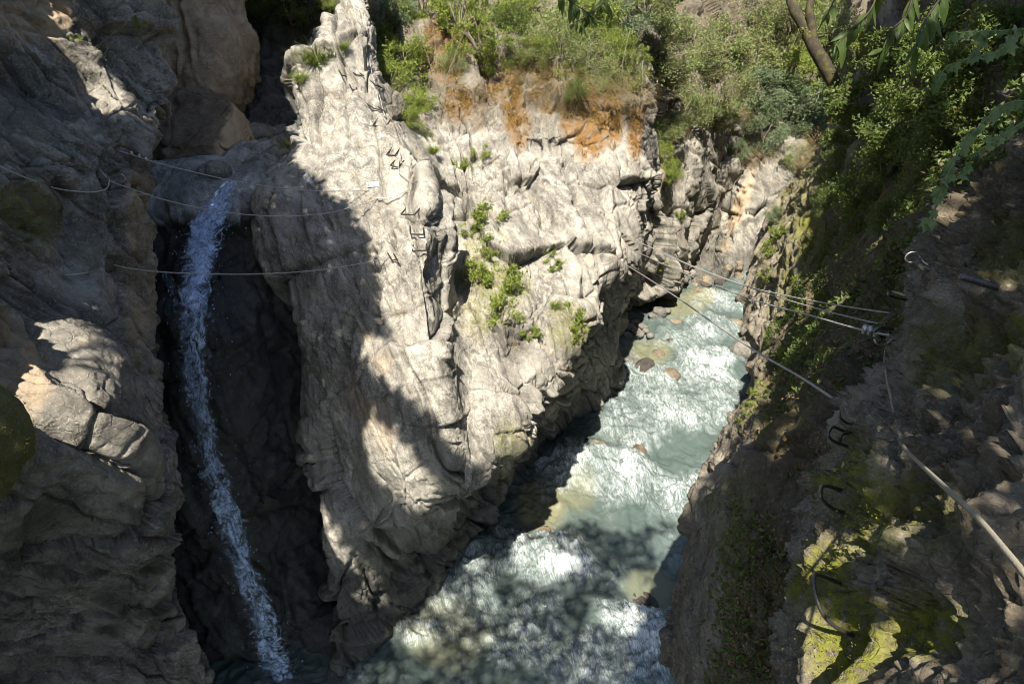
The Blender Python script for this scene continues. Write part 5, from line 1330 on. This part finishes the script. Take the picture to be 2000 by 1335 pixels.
S2, l2 = leafy([(1190, -40), (1180, 0), (1150, 30), (1120, 45)], (6.1, 6.0), 18, 0.16, r, 0.8)
vine("branch", [S1, S2], l1 + l2, "dark leafy branch tip dipping in at the top centre", 'chestnut', 0.007, "branch", lobes=False, seed=6, stem_mat='bark')

# ------------------------------------------------------------------ unseen trees overhead, added and shaped to shade the gorge
LIT = [
 [(18, -20), (112, -20), (132, 55), (104, 72), (66, 105), (34, 82)],
 [(140, 60), (168, 85), (255, 215), (235, 232), (170, 150)],
 [(60, 560), (130, 580), (125, 640), (70, 650)],
 [(30, 760), (70, 715), (150, 690), (215, 690), (262, 722), (300, 765), (335, 850), (345, 960), (338, 1000), (312, 965), (255, 925), (190, 900), (130, 886), (60, 886), (45, 850)],
 [(640, -30), (2100, -30), (1640, 330), (1640, 500), (1580, 560), (1520, 640), (1480, 800), (1440, 850), (1400, 880), (1370, 940), (1330, 1010), (1200, 1035), (1120, 1010), (1050, 1040), (1015, 1000), (985, 860),
  (960, 760), (905, 672), (880, 690), (852, 781), (796, 666), (762, 622), (740, 590), (756, 520), (731, 480), (700, 415), (620, 345), (585, 300), (560, 140), (630, 70)],
 [(712, 660), (745, 662), (800, 720), (852, 781), (880, 690), (905, 672), (960, 760), (990, 860), (972, 900), (945, 908), (876, 850), (845, 800), (775, 755), (715, 695)],
 [(732, 808), (756, 840), (788, 876), (816, 908), (864, 960), (856, 992), (836, 1000), (824, 976), (780, 976), (760, 950), (724, 916), (712, 852)],
 [(1015, 1075), (1060, 1060), (1125, 1092), (1115, 1108), (1060, 1135), (1005, 1115)], [(790, 1220), (822, 1215), (830, 1258), (798, 1268)], [(862, 1160), (882, 1160), (884, 1205), (864, 1205)], [(930, 1140), (958, 1140), (958, 1185), (934, 1180)],
 [(1222, 1115), (1312, 1152), (1300, 1197), (1214, 1160)], [(1292, 1215), (1335, 1215), (1338, 1300), (1300, 1300)], [(1150, 1190), (1270, 1180), (1270, 1215), (1160, 1225)],
 [(1548, 1090), (1600, 1050), (1645, 1070), (1640, 1130), (1610, 1160), (1560, 1150)], [(1550, 1240), (1650, 1200), (1720, 1230), (1730, 1340), (1550, 1350)], [(1760, 1200), (1810, 1170), (1870, 1180), (1885, 1225), (1850, 1280), (1790, 1260)],
 [(1665, 1000), (1692, 1000), (1688, 1055), (1665, 1055)], [(1795, 970), (1830, 960), (1838, 1030), (1800, 1040)], [(1972, 640), (2000, 630), (2010, 700), (1975, 705)], [(1352, 1150), (1420, 1140), (1430, 1170), (1400, 1250), (1356, 1250)],
 [(1590, 720), (1630, 715), (1630, 740), (1590, 745)], [(1560, 500), (1640, 470), (1640, 520), (1570, 560)],
 [(1810, 30), (1990, 20), (1990, 90), (1830, 160)], [(1830, 250), (1900, 250), (1870, 440), (1800, 450)]]
HOLE = [[(725, 862), (765, 880), (762, 915), (730, 905)]]
def inside(px, py, poly):
    c = np.zeros(len(px), bool); n = len(poly)
    for i in range(n):
        x1, y1 = poly[i]; x2, y2 = poly[(i + 1) % n]
        cond = ((y1 > py) != (y2 > py)) & (px < (x2 - x1) * (py - y1) / (y2 - y1 + 1e-9) + x1)
        c ^= cond
    return c
def shade_cells():
    gx, gy = np.meshgrid(np.arange(3, 2200, 7), np.arange(3, 1335, 7))
    gx, gy = gx.ravel().astype(float), gy.ravel().astype(float)
    P = np.full((len(gx), 3), np.nan); F = np.full(len(gx), 99.0); selfsh = np.zeros(len(gx), bool)
    sv = Vector(SUN)
    for i in range(len(gx)):
        h = hit(gx[i], gy[i])
        if h is None: continue
        P[i] = h[0]; F[i] = h[2]
        ok = scene.ray_cast(DG, Vector(h[0] + h[1] * 0.06), sv)[0]
        selfsh[i] = ok
    nx = 24 * fbm(np.stack([gx / 55, gy / 55, 0 * gx], 1), 3, seed=5); ny = 24 * fbm(np.stack([gx / 55 + 40, gy / 55, 0 * gx], 1), 3, seed=6)
    lit = np.zeros(len(gx), bool)
    for i, poly in enumerate(LIT):
        k = 0.35 if i in (4, 5, 6, 10, 11) else 0.8
        lit |= inside(gx + nx * k, gy + ny * k, poly)
    dap = fbm(np.stack([gx / 70, gy / 45, 0 * gx + 3], 1), 3, seed=15) > 0.55
    lit |= (fbm(np.stack([gx / 34, gy / 34, 0 * gx + 8], 1), 3, seed=25) > 0.27) & inside(gx, gy, [(1640, 0), (2000, 0), (2000, 330), (1760, 500), (1600, 640), (1560, 560), (1640, 330)])
    lit |= dap & inside(gx, gy, [(760, 1335), (900, 1120), (1020, 1000), (1340, 980), (1330, 1335)])
    for poly in HOLE: lit &= ~inside(gx + nx * 0.5, gy + ny * 0.5, poly)
    good = ~np.isnan(P[:, 0])
    out = []; thin = {}
    soft = (gy > 850) & (gx > 690) & (gx < 1345) & (np.abs(P[:, 2] - water_z(P[:, 1])) < 0.9)
    for zc, cell, near in ((22.0, 0.16, False), (18.4, 0.045, True)):
        sel = good & (F < 34)
        if near: sel &= F < 5.2
        vote = {}
        Qx = P + SUN[None] * ((zc - P[:, 2]) / SUN[2])[:, None]
        for i in np.nonzero(sel)[0]:
            isnear = F[i] < 5.2
            if lit[i]: w = 2.5 if gy[i] < 1010 or gx[i] > 1345 else 1.1
            else:
                if isnear and not near: continue
                if selfsh[i] and not near: continue
                w = -0.4 if selfsh[i] else -1.0
            if isnear and not near: w = 3.0
            a, b = int(math.floor(Qx[i, 0] / cell)), int(math.floor(Qx[i, 1] / cell))
            rr = 1 if F[i] < 20 else 1
            for da in range(-rr, rr + 1):
                for db in range(-rr, rr + 1):
                    vote[(a + da, b + db)] = vote.get((a + da, b + db), 0) + w * (1 if da == db == 0 else 0.3)
                    if not near: thin[(a + da, b + db)] = thin.get((a + da, b + db), 0) + (1 if soft[i] else -1)
        known = set(vote)
        for _ in range(3):
            new = {(c[0] + i, c[1] + j) for c, v in vote.items() if v < 0 for i in (-1, 0, 1) for j in (-1, 0, 1)} - set(vote)
            for c in new: vote[c] = -0.2
        litc = {c for c, v in vote.items() if v > 0.5}
        cells = np.array([c for c, v in vote.items() if v < 0 and not ({(c[0] + 1, c[1]), (c[0] - 1, c[1]), (c[0], c[1] + 1), (c[0], c[1] - 1)} & litc)])
        out.append((zc, cell, cells))
    return out, thin
CAN, THIN = shade_cells()
def shade_caster(cells, zc, cell, per, leaf, spread, centers, names):
    r = np.random.default_rng(11)
    per = np.array([4 if THIN.get((a, b), -1) > 0 and not cell < 0.1 else per for a, b in cells])
    C = np.repeat((cells + 0.5) * cell, per, axis=0)
    C = C + r.uniform(-0.55, 0.55, C.shape) * cell
    P = np.column_stack([C, np.full(len(C), zc)]) + SUN[None] * r.uniform(-spread, spread, len(C))[:, None]
    cen = np.array([c[-1][:2] for c in centers])
    own = np.argmin(((C[:, None] - cen[None]) ** 2).sum(2), 1)
    for i, path in enumerate(centers):
        Pi = P[own == i]
        if len(Pi) == 0: continue
        path = np.array(path, float)
        limbs = []
        for j in r.choice(len(Pi), min(6, len(Pi))):
            e = Pi[j]; limbs.append(([path[-1] - (0, 0, 0.3), (path[-1] + e) / 2 + (0, 0, 0.4), e], [0.045, 0.03, 0.012]))
        tree("tree", path, np.linspace(0.22, 0.10, len(path)), names[i], limbs=limbs, crown=leaf_mesh("crown", Pi, leaf, L['dark'], r, up=0.5, aspect=0.6))  # unseen, its leaves placed to throw the wanted shade
(zc, cell, cells) = CAN[0]
print("canopy cells", len(cells), cells.min(0) * cell, cells.max(0) * cell, "near", len(CAN[1][2]))
shade_caster(cells, zc, cell, 13, 0.24, 1.2,
    [[(-10.5, 7.5, 15.5), (-10.3, 7.0, 18.5), (-9.6, 5.8, 21.5)], [(-9.5, 1.5, 14.5), (-8.8, 1.2, 18), (-7.0, 1.5, 21.5)], [(-6.0, -5.5, 13.5), (-5.5, -4.6, 17.5), (-3.5, -3.0, 21.5)], [(6.5, -3.0, 15.0), (5.0, -2.2, 18.5), (2.0, -1.0, 21.5)]],
    ["dark crowned tree on the left rim, farthest up the gorge, shading the cliff", "dark crowned tree on the left rim beside the viewpoint", "dark crowned tree on the rim behind the viewpoint", "dark crowned tree on the right rim over the near wall"])
(zc, cell, cells) = CAN[1]
if len(cells):
    shade_caster(cells, zc, cell, 6, 0.075, 0.5, [[(4.2, 0.5, 15.5), (3.2, 0.2, 17.5), (1.0, 0.0, 18.6)]], ["slender small leaved tree arching over the near wall"])
print("script", time.time() - T0)
